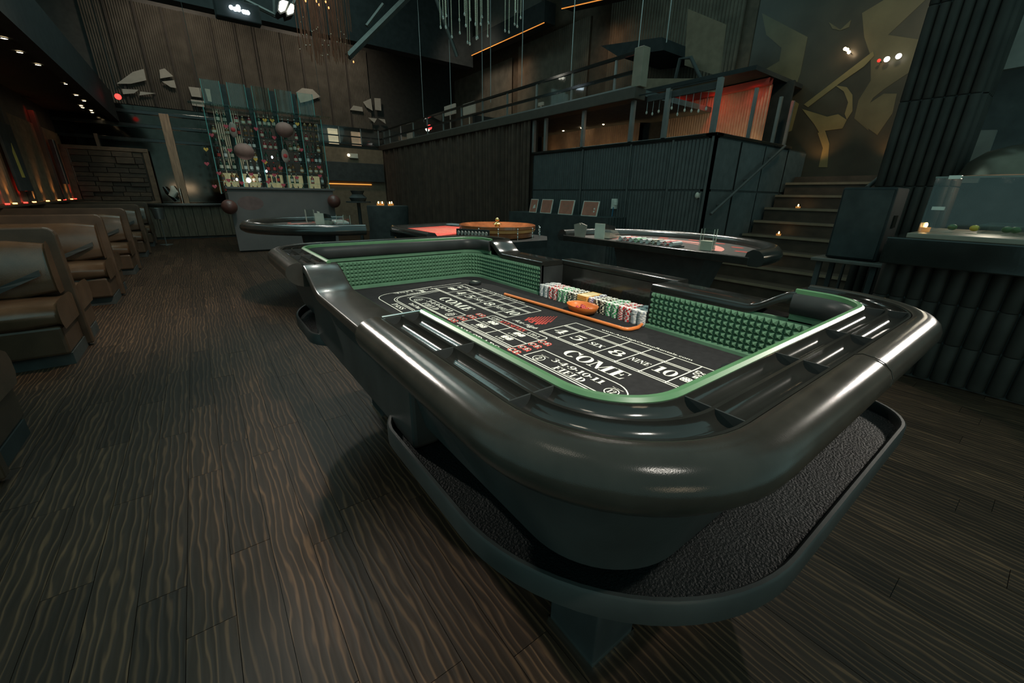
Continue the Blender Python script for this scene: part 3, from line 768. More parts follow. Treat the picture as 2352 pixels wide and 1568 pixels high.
pb = B().prism(rrect(-0.060, 0.060, -0.0365, 0.0365, 0.005, 3), 0, 0.0038); pb.cm = 1; pb.prism(rrect(-0.052, 0.052, -0.029, 0.029, 0.004, 3), 0.0038, 0.00395)
pm = pb.mesh('casino_plaque', [M_plq, M_plq2])
for k in range(16):
    o = bpy.data.objects.new('casino_plaque', pm); COL.objects.link(o)
    o.location = (1.575 + random.gauss(0, 0.001), (CY[8] + CY[9]) / 2 + random.gauss(0, 0.0005), TZ + 0.0005 + k * 0.0041); o.rotation_euler = (0, 0, random.gauss(0, 0.01))
    tag(o, 'orange rectangular casino plaque stacked between black and purple chips', 'plaque', 'orange plaques in one stack')
# stick, bowl, dice, pucks
stk = [(1.341, 1.862), (1.36, 1.56), (1.378, 1.28), (1.391, 1.07)] + [(1.391 + 0.035 - 0.035 * cos(radians(t)), 1.055 - 0.03 * sin(radians(t))) for t in (0, 20, 40, 60, 80)] + [(1.46, 1.022), (1.517, 1.042)]
B().tube([(x, y, TZ + 0.010) for x, y in stk], [0.0075] + [0.0085] * (len(stk) - 2) + [0.007], 10).obj('dice_stick', M_orange, None, 50, label='orange cane dice stick with hooked end lying on the felt', cat='stick', base=(1.39, 1.4, TZ))
bw = thing('dice_bowl', (1.452, 1.352, TZ), 'orange wooden bowl holding red dice in front of the chips', 'bowl')
bb = B().lathe([(0.0, 0.004), (0.03, 0.005), (0.055, 0.014), (0.072, 0.034), (0.077, 0.042), (0.081, 0.043), (0.080, 0.036), (0.068, 0.014), (0.045, 0.001), (0.0, 0.0005)], 32, (0, 0, 0), False)
bb.v = [(x * 0.80, y * 1.12, z) for x, y, z in bb.v]
bb.obj('bowl_shell', M_orange, bw, 60, base=(0, 0, 0))
M_dice = mat('red_dice', (0.62, 0.03, 0.03), 0.2, spec=0.6)
dm = B(); s = 0.008
dm.box(-s, s, -s, s, -s, s); dm.cm = 1
for ax in range(3):
    for sg in (-1, 1):
        for u, v in ((-.5, -.5), (.5, .5), (-.5, .5), (.5, -.5)):
            vs = []
            for t in range(6):
                p = [u * s + 0.0019 * cos(t * pi / 3), v * s + 0.0019 * sin(t * pi / 3)]; q = [0, 0, 0]; q[ax] = sg * (s + 0.0002); q[(ax + 1) % 3] = p[0]; q[(ax + 2) % 3] = p[1]; vs.append(tuple(q))
            dm.add(vs, [tuple(range(6))])
dme = dm.mesh('die', [M_dice, M_ink])
for (x, y, z) in [(-.018, -.03, .016), (.004, -.034, .018), (.02, -.02, .02), (-.02, -.008, .016), (0, -.010, .016), (.018, .006, .017), (-.012, .014, .016), (.006, .018, .017), (-.02, .034, .02), (0.003, .036, .02), (-.006, -.016, .033), (.006, .004, .033)]:
    o = bpy.data.objects.new('die', dme); COL.objects.link(o); o.location = (1.452 + x, 1.352 + y, TZ + z); o.rotation_euler = (random.choice((0, .5, .9)), random.uniform(0, .5), random.uniform(0, 3))
    tag(o, 'small red die with white pips lying in the orange bowl', 'die', 'red dice in the orange bowl')
M_puck = mat('black_puck', (0.02, 0.022, 0.022), 0.3)
for x, y, lab in ((1.362, 2.222, "black OFF puck with white lettering beyond the betting boxes near the far wall"), (atz(1685, 850, TZ + .01).x, atz(1685, 850, TZ + .01).y, 'black OFF puck half hidden behind the near rim')):
    pk = thing('marker_puck', (x, y, TZ), lab, 'puck')
    B().lathe([(0, 0.0005), (0.038, 0.0005), (0.040, 0.004), (0.040, 0.016), (0.036, 0.020), (0, 0.020)], 28, (x, y, TZ)).obj('puck_body', M_puck, pk, 40)
    serif(B(), 'OFF', x - 0.010, y + 0.022, y - 0.022, 0.020, TZ + 0.0206).obj('lettering', M_ink, pk)

# ================================================================ BOOTHS
def booth(y, label, near=True, far=True):
    b = thing('booth_bench', (-1.65, y, 0), label, 'booth', 'brown booth benches along the left wall')
    xa, xb = WX + 0.005, -0.93
    # divider board with rounded top corner
    pts = [(xa, 0.02), (xb, 0.02)] + [(xb - 0.06 + 0.06 * cos(radians(a)), 0.92 + 0.06 * sin(radians(a))) for a in (0, 30, 60, 90)] + [(xa, 0.98)]
    B().extr([(p[0], y - 0.035, p[1]) for p in pts], (0, 0.07, 0)).obj('divider_board', M_vinyld, b, bevel=0.012)
    B().box(xa, xb - 0.04, y - 0.50, y + 0.50, 0.0, 0.09).obj('plinth', M_black, b)
    for s in ((-1,) if near else ()) + ((1,) if far else ()):
        # seat cushion and backrest, softly rounded
        def cushion(x0, x1, pr):
            v = []; n = 7; f = []
            k = len(pr)
            for i in range(n + 1):
                t = i / n; x = x0 + (x1 - x0) * t
                pin = 1.0 if 0 < i < n else 0.86
                cy = sum(q[0] for q in pr) / k; cz = sum(q[1] for q in pr) / k
                xo = x if 0 < i < n else x
                v += [(xo, y + s * (cy + (q[0] - cy) * pin), cz + (q[1] - cz) * pin) for q in pr]
            f = [(i * k + j, i * k + (j + 1) % k, (i + 1) * k + (j + 1) % k, (i + 1) * k + j) for i in range(n) for j in range(k)]
            f += [tuple(range(k)), tuple(n * k + j for j in range(k - 1, -1, -1))]
            return B().add(v, f)
        seat = [(0.05, 0.30), (0.05, 0.45), (0.12, 0.475), (0.35, 0.48), (0.50, 0.47), (0.56, 0.44), (0.575, 0.40), (0.57, 0.34), (0.54, 0.30)]
        back = [(0.035, 0.47), (0.035, 0.87), (0.06, 0.895), (0.11, 0.885), (0.15, 0.85), (0.185, 0.72), (0.20, 0.60), (0.195, 0.50), (0.17, 0.47)]
        cushion(xa, xb - 0.02, seat).obj('seat_cushion', M_vinyl, b, 60, bevel=0.03)
        cushion(xa, xb - 0.06, back).obj('back_cushion', M_vinyl, b, 60, bevel=0.02)
        B().box(xa, xb - 0.04, y + (0.06 if s > 0 else -0.54), y + (0.54 if s > 0 else -0.06), 0.09, 0.31).obj('seat_base', M_vinyld, b, bevel=0.02)
        if s < 0:
            # dark slanted bar lying across the backrest
            st = [(-1.05, y - 0.215, 0.66), (-1.16, y - 0.235, 0.61), (-1.30, y - 0.25, 0.545), (-1.42, y - 0.26, 0.49)]
            B().extr([(p[0], p[1], p[2] - 0.022) for p in st] + [(p[0], p[1], p[2] + 0.022) for p in reversed(st)], (0, 0.012, 0)).obj('dark_bar', M_black, b)
    return b
for y, lb in ((2.60, 'brown vinyl booth bench cut off at the picture edge before the first divider'), (4.78, 'wide brown booth bench with glossy backrest, closest to the craps table'), (6.95, 'brown booth bench second along the aisle from the craps table'),
              (9.15, 'brown booth bench third along the aisle, lit amber'), (11.35, 'brown booth bench fourth along the aisle, tinged red'), (13.35, 'brown booth bench at the aisle end by the bar counter')):
    booth(y, lb, near=y > 3)
# uplights behind the booths and ceiling spots
M_redled = emis('red_uplight', (1.0, 0.03, 0.02), 6.0); M_amberled = emis('amber_uplight', (1.0, 0.42, 0.10), 7.0)
UL = [(9.9, 'r'), (10.25, 'a'), (10.8, 'r'), (11.3, 'a'), (12.2, 'a'), (13.1, 'a'), (13.6, 'r'), (14.3, 'a'), (14.7, 'r')]
for y, c in UL:
    B().box(WX + 0.05, WX + 0.09, y - 0.03, y + 0.03, 1.0125, 1.03).obj('uplight', M_redled if c == 'r' else M_amberled, None, label=('small red' if c == 'r' else 'small amber') + ' uplight on the ledge behind the booths', cat='light', group=('red' if c == 'r' else 'amber') + ' uplights behind booths', base=(WX + .07, y, 1.0125))
    lamp('uplight_glow', 'SPOT', (WX + 0.12, y, 1.06), (WX + 0.02, y, 1.5), 3.5 if c == 'r' else 5, (1, .04, .02) if c == 'r' else (1, .45, .12), 0.02, 70, 0.9)
B().box(WX + .04, WX + 0.2, 9.0, 14.9, 0.985, 1.012).obj('booth_ledge', M_vinyld, None, label='dark ledge running behind the booths under the uplights', cat='ledge', base=(WX + .1, 12, .985))
M_spot = emis('ceiling_spot_lens', (1.0, 0.80, 0.50), 22.0)
for (px, py) in ((9, 87), (45, 119), (87, 148), (152, 192), (175, 218), (193, 231), (186, 242), (212, 258), (248, 287), (262, 299)):
    p = atz(px, py, 2.995)
    if p.y > BY - 0.1 or p.y < 0: p = Vector((-1.6 + random.uniform(-.1, .1), random.uniform(13.4, 15.2), 2.995))
    t = thing('ceiling_downlight', (p.x, p.y, 2.99), 'small warm downlight in the low ceiling above the booths', 'light', 'downlights above the booths')
    B().lathe([(0.033, 0.0), (0.05, 0.0), (0.05, 0.01), (0.033, 0.01)], 16, (p.x, p.y, 2.985), False).obj('trim_ring', M_black, t)
    B().lathe([(0, 0.004), (0.032, 0.004), (0.032, 0.008)], 16, (p.x, p.y, 2.985), False).obj('lens', M_spot, t)
lamp('soffit_red', 'SPOT', (-2.2, 13.2, 2.9), (-2.4, 13.4, 2.4), 2.0, (1, .06, .03), .05, 80)
# framed picture on the left wall
def picture():
    p = atx(15, 365, WX + 0.02)
    t = thing('framed_picture', (WX + 0.02, p.y, p.z - .3), 'dark framed picture with a yellow figure on the left wall', 'picture')
    B().box(WX + 0.09, WX + 0.13, p.y - 0.35, p.y + 0.35, p.z - 0.5, p.z + 0.55).obj('frame', M_black, t, bevel=0.01)
    B().extr([(WX + 0.132, p.y - .06, p.z - .28), (WX + 0.132, p.y + .10, p.z - .28), (WX + 0.132, p.y + .06, p.z + .05), (WX + 0.132, p.y + .02, p.z + .25), (WX + 0.132, p.y - .08, p.z + .1)], (0.004, 0, 0)).obj('yellow_figure', mat('yellow_paint', (.55, .42, .10), .6), t)
picture()
for px, where in ((112, 'closer to the framed picture'), (140, 'closer to the timber screen')):
    p = atx(px, 350, WX + 0.02)
    t = thing('wall_sconce', (WX + 0.1, p.y, 1.3), 'tall slim dark wall fixture with bright metal edge, ' + where, 'sconce', 'slim wall fixtures')
    B().box(WX + 0.09, WX + 0.16, p.y - 0.12, p.y + 0.12, 1.35, 2.25).obj('fixture_body', M_black, t, bevel=0.01)
    B().box(WX + 0.155, WX + 0.17, p.y - 0.125, p.y - 0.10, 1.35, 2.25).obj('metal_edge', M_chrome, t)

# ================================================================ BACK WALL
def at_back(px, py, d=0.0): return aty(px, py, BY - d)
ribs_x(BY - 0.06, -1.32, 5.42, 3.32, 5.62, 0.05, 0.035, -1, 2).obj('bead_curtain', M_taupe, None, 0, label='long taupe bead curtain hanging high across the back wall', cat='curtain', kind='stuff', base=(2.0, BY - .06, 3.32))
for x in (-0.9, -0.35, 0.2, 0.62, 1.2, 1.75, 2.2, 2.9, 3.4, 4.1, 4.7):
    B().box(x, x + 0.05, BY - 0.12, BY - 0.10, 3.32, 5.62).obj('fold_shade_strip', mat('fold_shade', (.035, .03, .025), .8), wb)  # shade in the curtain folds, painted as flat dark strips
# pale reflections high on the back wall, built as flat glowing panes
M_reflcard = mat('pale_reflection_card', (0.20, 0.19, 0.155), 0.35, var=0.12, emit=(0.75, 0.68, 0.52), estr=0.06)
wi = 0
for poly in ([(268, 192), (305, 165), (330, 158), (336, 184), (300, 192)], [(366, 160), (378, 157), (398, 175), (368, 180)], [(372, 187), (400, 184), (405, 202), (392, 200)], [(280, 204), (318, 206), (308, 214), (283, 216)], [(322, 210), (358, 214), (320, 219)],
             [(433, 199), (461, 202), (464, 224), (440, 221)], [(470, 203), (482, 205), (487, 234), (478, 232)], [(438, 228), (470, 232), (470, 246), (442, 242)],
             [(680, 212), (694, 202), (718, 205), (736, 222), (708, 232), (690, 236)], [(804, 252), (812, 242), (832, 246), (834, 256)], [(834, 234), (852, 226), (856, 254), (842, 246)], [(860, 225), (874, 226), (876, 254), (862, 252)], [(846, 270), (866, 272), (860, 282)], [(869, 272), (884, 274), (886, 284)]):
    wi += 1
    o = struct(B().extr([at_back(px, py, 0.17) for px, py in poly], (0, 0.02, 0)), f'reflection_pane_{wi}', M_reflcard)
# dark horizontal rails, smoked mirror and timber screen at the back left
B().box(WX, 0.75, BY - 0.10, BY - 0.06, 0.9, 3.3).obj('wall_mirror', M_mirror, None, label='smoked mirror panel across the back wall behind the bar', cat='mirror', base=(-.8, BY - .08, .9))
for z, nm in ((3.16, 'upper'), (2.84, 'middle'), (2.50, 'lower')):
    B().box(WX, 0.95, BY - 0.2, BY - 0.12, z - 0.05, z + 0.03).obj('mirror_rail', M_gloss, None, bevel=0.006, label=f'dark {nm} rail crossing the smoked mirror', cat='rail', base=(-.8, BY - .16, z))
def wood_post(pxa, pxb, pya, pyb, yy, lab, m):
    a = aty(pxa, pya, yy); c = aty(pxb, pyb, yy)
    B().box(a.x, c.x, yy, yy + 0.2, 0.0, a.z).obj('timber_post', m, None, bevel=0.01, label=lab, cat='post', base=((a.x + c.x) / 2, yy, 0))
M_lwood = mat('pale_timber', (0.36, 0.24, 0.16), 0.6, var=0.35, scale=5, stretch=(6, 1, .6))  # pale timber tone of the wide post
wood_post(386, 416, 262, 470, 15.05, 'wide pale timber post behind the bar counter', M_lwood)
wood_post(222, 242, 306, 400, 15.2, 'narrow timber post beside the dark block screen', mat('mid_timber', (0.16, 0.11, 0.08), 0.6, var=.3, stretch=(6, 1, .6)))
sx0 = aty(160, 400, 15.1).x; sx1 = aty(352, 400, 15.1).x
ts = thing('timber_screen', ((sx0 + sx1) / 2, 15.1, 0), 'dark screen of rough stacked timber blocks in a brown frame', 'screen')
B().box(sx0, sx1, 15.05, 15.10, 0.9, 2.20).obj('backing', M_wood, ts)
for a in ((sx0 - .02, sx0 + .10), (sx1 - .10, sx1 + .02)): B().box(a[0], a[1], 14.98, 15.06, 0.88, 2.25).obj('frame_post', mat('brown_frame', (.14, .09, .055), .5, var=.3), ts, bevel=.01)
for zz in (0.88, 2.16): B().box(sx0, sx1, 14.97, 15.05, zz, zz + .09).obj('frame_rail', MATS['brown_frame'], ts, bevel=.01)
M_blk = [mat('block_a', (.055, .042, .03), .7, var=.4, stretch=(1, 1, 8)), mat('block_b', (.085, .06, .04), .7, var=.4, stretch=(1, 1, 8))]
z = 0.98
while z < 2.12:
    x = sx0 + .12; hh = random.uniform(.10, .17)
    while x < sx1 - .14:
        ww = random.uniform(.2, .55); B().box(x, min(x + ww, sx1 - .12) - .012, 14.93 + random.uniform(0, .07), 15.05, z, min(z + hh, 2.16) - .012).obj('timber_block', random.choice(M_blk), ts, bevel=.006); x += ww
    z += hh
# bar counter on the left
cb = thing('bar_counter', (-0.1, 14.7, 0), 'low timber-fronted bar counter with dark top at the back left', 'counter')
B().box(-1.35, 0.85, 14.45, 14.9, 0.86, 0.92).obj('counter_top', M_gloss, cb, bevel=.01)
B().box(-1.3, 0.8, 14.55, 14.9, 0.0, 0.86).obj('counter_body', M_black, cb)
x = -1.3
while x < 0.75:
    B().box(x, x + 0.19, 14.52, 14.56, 0.06, 0.85).obj('front_board', mat('grey_board', (.10, .085, .06), .7, var=.35, stretch=(6, 1, .5)), cb, bevel=.004); x += 0.2
# ice bucket on stand in the aisle
p = atz(383, 562, 0)
t = thing('ice_bucket_stand', p, 'thin metal stand holding a small dark ice bucket beside the last booth', 'bucket')
B().tube([(p.x, p.y, 0.01), (p.x, p.y, 0.62)], 0.012, 8).obj('pole', M_steel, t)
B().lathe([(0, 0), (.13, 0), (.13, .012), (0, .02)], 16, (p.x, p.y, 0)).obj('foot', M_steel, t)
B().lathe([(0, .60), (.09, .60), (.13, .85), (.12, .85), (.085, .62), (0, .62)], 18, (p.x, p.y, 0), False).obj('bucket', M_steel, t, 40)
# champagne bottle with towel in bucket on the counter
p = aty(404, 470, 14.7)
t = thing('towelled_bottle', (p.x, 14.7, .92), 'leaning dark bottle wrapped in a white towel on the bar counter', 'bottle')
B().tube([(p.x + .05, 14.7, .995), (p.x - .10, 14.7, 1.2), (p.x - .16, 14.7, 1.34)], [.07, .07, .03], 10).obj('bottle_body', M_gloss, t, 50)
B().tube([(p.x - .04, 14.66, 1.10), (p.x + .04, 14.64, 1.22), (p.x + .02, 14.66, 1.36)], [.08, .09, .04], 10).obj('towel', mat('white_towel', (.62, .58, .50), .9), t, 50)
B().tube([(p.x + .16, 14.7, .93), (p.x + .16, 14.7, 1.3)], .03, 8).obj('tap_handle', M_chrome, t, 50)

# ================================================================ GLASS BOTTLE DISPLAY
GY = 11.5
gd = thing('bottle_display', (1.6, GY, 0), 'tall glass shelf unit with teal edges above the grey bar front', 'shelf unit')
gx0, gx1, gz0, gz1 = 0.50, 2.75, 1.22, 2.86
bays = [gx0 + (gx1 - gx0) * i / 5 for i in range(6)]
shelves = [gz0 + (gz1 - gz0) * i / 7 for i in range(8)]
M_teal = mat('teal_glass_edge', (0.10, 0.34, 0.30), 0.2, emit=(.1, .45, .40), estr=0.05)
for x in bays:
    B().box(x - 0.006, x + 0.006, GY - 0.16, GY + 0.16, gz0 - .02, gz1 + .02).obj('glass_upright', M_tglass, gd)
    B().box(x - 0.006, x + 0.006, GY - 0.168, GY - 0.16, gz0 - .02, gz1 + .02).obj('glass_edge', M_teal, gd)
for i in range(5):
    for z in shelves:
        B().box(bays[i] + .012, bays[i + 1] - .012, GY - 0.15, GY + 0.15, z - 0.006, z + 0.004).obj('glass_shelf', M_tglass, gd)
    # tall panes hanging above each bay
    B().box(bays[i] + .05, bays[i + 1] - .08, GY - 0.01, GY + 0.01, gz1 + .08, gz1 + .55).obj('hanging_pane', M_tglass, gd)
    for x in (bays[i] + .05, bays[i + 1] - .08): B().box(x - .004, x + .004, GY - .013, GY + .013, gz1 + .08, gz1 + .55).obj('pane_edge', M_teal, gd)
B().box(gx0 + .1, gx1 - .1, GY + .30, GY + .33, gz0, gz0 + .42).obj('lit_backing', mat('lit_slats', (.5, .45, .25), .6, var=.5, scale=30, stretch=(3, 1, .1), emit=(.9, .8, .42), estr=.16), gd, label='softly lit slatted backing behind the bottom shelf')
for x in (0.94, 1.40, 1.86, 2.30): B().box(x - .05, x + .05, GY + .2, GY + .26, .9, 3.4).obj('support_post', M_black, gd)
# bottles
def bottle_mesh(name, glass, label, h, r):
    b = B()
    b.lathe([(0, 0), (r, 0), (r, h * .58), (r * .8, h * .66), (r * .34, h * .76), (r * .34, h * .97), (r * .4, h), (0, h)], 12)
    b.cm = 1; b.lathe([(r * 1.02, h * .16), (r * 1.02, h * .46)], 12, caps=False)
    b.cm = 2; b.lathe([(r * .37, h * .88), (r * .43, h * 1.005), (0, h * 1.01)], 10, caps=False)
    return b.mesh(name, [glass, label, label], 40)
GC = {'dark green': mat('bottle_green', (.02, .05, .03), .08, spec=.8), 'black': mat('bottle_black', (.012, .012, .012), .08, spec=.8), 'amber': mat('bottle_amber', (.20, .08, .02), .08, spec=.8), 'clear': mat('bottle_clear', (.20, .22, .21), .06, spec=.9, trans=.5), 'ruby': mat('bottle_ruby', (.25, .015, .02), .08, spec=.8)}
LC = {'cream': mat('label_cream', (.62, .56, .44), .7), 'dark': mat('label_dark', (.07, .06, .05), .7), 'white': mat('label_white', (.66, .66, .63), .7), 'red': mat('label_red', (.45, .05, .04), .7)}
combos = [('dark green', 'cream', .215, .035), ('black', 'white', .205, .034), ('amber', 'dark', .20, .038), ('clear', 'white', .215, .033), ('ruby', 'cream', .19, .036), ('black', 'red', .21, .032), ('dark green', 'dark', .20, .036), ('amber', 'cream', .17, .040)]
bm_ = [bottle_mesh('bottle', GC[g], LC[l], h, r) for g, l, h, r in combos]
for i in range(5):
    for s in range(7):
        n = random.choice((3, 3, 4)); k0 = random.randrange(8)
        for q in range(n):
            if random.random() < .12: continue
            k = k0 if random.random() < .6 else random.randrange(8)
            x = bays[i] + .05 + (bays[i + 1] - bays[i] - .10) * (q + .5) / n + random.uniform(-.004, .004)
            o = bpy.data.objects.new('bottle', bm_[k]); COL.objects.link(o); o.location = (x, GY + random.uniform(-.06, .04), shelves[s] + .0045); o.rotation_euler = (0, 0, random.uniform(0, 6))
            sn = ('lowest', 'second lowest', 'third lowest', 'middle', 'third highest', 'second highest', 'highest')[s]; bn = ('bay by the booths', 'bay beside the booth bay', 'centre bay', 'bay beside the curtain bay', 'bay by the curtain')[i]
            tag(o, f'{combos[k][0]} bottle with {combos[k][1]} label, {sn} glass shelf, {bn}', 'bottle', f'{combos[k][0]} {combos[k][1]}-label bottles, {sn} shelf, {bn}')
# paper lanterns, hearts and little lamps hung among the shelves
M_lant = mat('pink_lantern', (.27, .15, .125), .8, var=.12)
for (px, py, r) in ((561, 348, .19), (653, 298, .18)):
    p = aty(px, py, GY - .41)
    t = thing('paper_lantern', p, 'round dusty pink paper lantern hung before the ' + ('middle shelves, the lower one' if py > 320 else 'upper shelves, the higher one'), 'lantern')
    B().sphere(p, r, 20, .86).obj('lantern_shade', M_lant, t, 60); B().tube([p, (p.x, p.y, gz1 + .04)], .003, 4).obj('cord', M_black, t)
for (px, py) in ((535, 298), (655, 358)):
    p = aty(px, py, GY - .235)
    t = thing('oval_ornament', p, 'upright cream oval ornament with a red rose, the ' + ('upper' if py < 320 else 'lower') + ' of two', 'ornament')
    b = B().sphere((0, 0, 0), .15, 18, 1.0); b.v = [(p.x + x * .5, p.y + y * .2, p.z + z) for x, y, z in b.v]; b.obj('oval', mat('cream_oval', (.3, .24, .20), .6), t, 60)
    b = B().sphere((0, 0, 0), .045, 10); b.v = [(p.x + x, p.y - .03 + y * .3, p.z + z) for x, y, z in b.v]; b.obj('rose', mat('rose_red', (.5, .05, .05), .6), t, 60); B().tube([p, (p.x, p.y, gz1 + .04)], .003, 4).obj('cord', M_black, t)
M_heart = mat('red_glass_heart', (.35, .012, .03), .12, spec=.8, emit=(.8, .02, .05), estr=.03)
M_gold = mat('gold_ornament', (.55, .30, .06), .25, metal=.6, emit=(.9, .45, .08), estr=.03)
hb = thing('ornament_rail', (1.6, GY - .35, gz1), 'thin dark rail on wires from which hearts and lanterns dangle', 'rail')
B().box(gx0 - .25, gx1 + .15, GY - .47, GY - .22, gz1 + .04, gz1 + .05).obj('rail_board', M_tglass, hb)
for x in (gx0, gx1): B().tube([(x, GY - .35, gz1 + .05), (x, GY - .35, 6.99)], .004, 4).obj('wire', M_black, hb)
def thread(t, p, top=None): B().tube([(p[0], p[1], p[2]), (p[0], p[1], gz1 + .04)], .0022, 4).obj('thread', M_black, t)
def heart(p, m, nm, lab, grp):
    t = thing(nm, p, lab, 'ornament', grp); vs = []
    for i in range(16):
        a = 2 * pi * i / 16; vs.append((p.x + .0028 * 16 * sin(a) ** 3, p.y - .01, p.z + .0028 * (13 * cos(a) - 5 * cos(2 * a) - 2 * cos(3 * a) - cos(4 * a))))
    B().extr(vs, (0, .02, 0)).obj('heart', m, t, bevel=.006); thread(t, p)
for (px, py) in ((486, 310), (519, 290), (528, 345), (606, 370), (630, 316), (692, 344), (645, 386), (630, 402), (577, 400), (503, 398), (555, 420), (651, 425), (682, 408), (616, 418), (493, 428), (475, 376), (735, 404), (733, 384), (525, 414), (588, 296)):
    p = aty(px, py, GY - .25 - .045 * (px % 4)); heart(p, M_heart, 'heart_ornament', 'small red heart ornament dangling on a thread before the bottle shelves', 'red hearts before the shelves')
for (px, py) in ((608, 276), (625, 277), (683, 285), (473, 343), (609, 373), (587, 366)):
    p = aty(px, py, GY - .28); heart(p, M_gold, 'heart_ornament', 'small golden ornament dangling on a thread before the bottle shelves', 'golden ornaments before the shelves')
p = aty(571, 414, GY - .25)
t = thing('display_lamp', p, 'very bright white lamp shining among the bottom bottles', 'lamp')
B().sphere(p, .045, 14).obj('bulb', emis('white_bulb', (1, .97, .9), 25), t, 60); B().tube([(p.x, p.y + .04, p.z - .04), (p.x, p.y + .1, p.z - .17)], .015, 8).obj('lamp_arm', M_steel, t)
for (px, py) in ((544, 412), (612, 393), (625, 361)):
    p = aty(px, py, GY - .24); t = thing('small_bulb', p, 'tiny cool white bulb on a cord before the bottles', 'lamp', 'cool bulbs before bottles'); B().sphere(p, .018, 10, 1.6).obj('bulb', emis('cool_bulb', (.75, .85, 1), 8), t, 60); thread(t, p)
p = aty(536, 350, GY + .42)
t = gd
for k in range(12):
    x = p.x - .22 + k * .04; L = random.uniform(.55, .85); B().tube([(x, p.y, gz1 + .03), (x, p.y, p.z + .28), (x + .02, p.y, p.z + .28 - L)], [.004, .011, .011], 5).obj('bead_strand', mat('pale_beads', (.62, .56, .40), .3, emit=(.8, .7, .45), estr=.10), t)
# grey bar front and its balls
gb = thing('bar_counter', (1.6, 10.8, 0), 'tall plain grey bar front with a faint red patch, standing free before the bottles', 'counter')
B().box(0.57, 2.66, 10.7, 10.76, 0.03, 1.30).obj('front_panel', M_grey, gb, bevel=.006)
B().box(0.55, 2.70, 10.66, 11.25, 1.30, 1.345).obj('counter_top', mat('grey_top', (.10, .095, .09), .4), gb, bevel=.006)
B().box(0.60, 2.62, 10.76, 11.2, 0.0, 1.30).obj('counter_body', M_black, gb)
b = B().lathe([(0, 0), (.24, 0)], 24, caps=False); b.v = [(.95 + x, 10.6985, 1.02 + y * .6) for x, y, z in b.v]; b.obj('red_patch', mat('faint_red_patch', (.15, .095, .088), .7, var=.2), gb)  # reddish oval set on the front panel
for (px, py, s) in ((527, 475, 'booth'), (767, 462, 'candle')):
    p = aty(px, py, 10.55); B().tube([(p.x, 10.55, p.z), (p.x, 10.7, p.z)], .03, 8).sphere(p, .145, 18).obj('red_ball', mat('dull_red_ball', (.12, .05, .04), .35), None, 60, label=f'dull red ball fixed at the {s} side of the grey bar front', cat='ball', base=p)
# back right of the bar: tan wall, black band, amber strip, exit lamp
B().box(3.55, 5.50, 14.9, 15.0, 0.0, 2.64).obj('tan_partition', M_tan, None, label='tan partition under the balcony behind the candle table', cat='partition', base=(4.5, 14.95, 0))
B().box(3.50, 5.45, 14.79, 14.888, 1.62, 2.20).obj('black_screen', M_black, None, bevel=.01, label='wide black screen mounted on the tan partition', cat='screen', base=(4.5, 14.85, 1.62))
B().box(3.60, 5.0, 14.86, 14.89, 1.52, 1.55).obj('amber_strip', emis('amber_strip_light', (1, .42, .08), .9), None, label='thin amber light strip below the black screen', cat='light', base=(4.3, 14.87, 1.52))
p = aty(812, 358, 14.85)
t = thing('emergency_lamp', p, 'small white emergency lamp box above the black screen', 'lamp')
B().box(p.x - .14, p.x + .14, 14.82, 14.89, p.z - .07, p.z + .07).obj('lamp_box', mat('lamp_white', (.6, .56, .46), .5), t, bevel=.01)
B().sphere((p.x - .17, 14.8, p.z + .01), .05, 10).obj('lamp_head', emis('soft_white', (1, .9, .7), 1.2), t, 60)
# lit boxes on the far balcony glass
M_lit = mat('lit_cream_box', (.6, .5, .34), .6, var=.3, emit=(1, .82, .52), estr=.35)
for k, (pa_, pb_, m) in enumerate((((752, 294), (776, 313), M_lit), ((806, 302), (828, 316), mat('lit_tan', (.42, .3, .2), .6, emit=(1, .7, .45), estr=.15)))):
    a = aty(*pa_, 15.3); c = aty(*pb_, 15.3)
    B().box(a.x, c.x, 15.26, 15.34, 2.762, a.z).obj('lit_box', m, None, bevel=.004, label=('bright cream' if k == 0 else 'dim tan') + ' lit box behind the far balcony glass', cat='light box', base=((a.x + c.x) / 2, 15.3, 2.762))
# candle table
p = atz(890, 470, 1.02)
t = thing('cocktail_table', (p.x, p.y, 0), 'tall cocktail table in a dark floor-length cloth near the curtain', 'table')
B().lathe([(0, .0), (.50, .0), (.44, .5), (.46, .98), (.45, 1.0), (0, 1.0)], 28, (p.x, p.y, 0)).obj('tablecloth', M_cloth, t, 50)
M_flame = emis('candle_flame', (1, .55, .18), 22); M_votive = mat('votive_glass', (.55, .25, .08), .2, emit=(1, .38, .08), estr=.35)
def votive(p, lab, grp=None, r=.03, h=.06):
    t = thing('votive_candle', p, lab, 'candle', grp)
    B().lathe([(r, .001), (r * 1.12, h)], 14, p, False).obj('glass_cup', M_glass, t, 40)
    B().lathe([(0, 0), (r * .9, 0), (r * .95, h * .42), (0, h * .42)], 14, p, False).obj('wax', M_votive, t, 40)
    B().sphere((p[0], p[1], p[2] + h * .62), r * .28, 8, 2.2).obj('flame', M_flame, t, 60)
for px in (872, 879, 887, 899):
    q = atz(px, 467, 1.0005); q.y = p.y + random.uniform(-.15, .15); q.x = p.x + (px - 886) * .011
    votive((q.x, q.y, 1.0005), 'glowing amber votive candle on the dark cocktail table', 'votives on the cocktail table', .045, .10)
p = aty(822, 452, 10.4)
B().lathe([(0, 0), (.16, 0), (.2, .08), (.12, .16), (.16, .24), (0, .24)], 16, (p.x, 10.4, p.z - .1)).obj('dark_urn', M_black, None, 40, label='dark squat urn standing beside the grey bar front', cat='urn', base=(p.x, 10.4, p.z - .1))
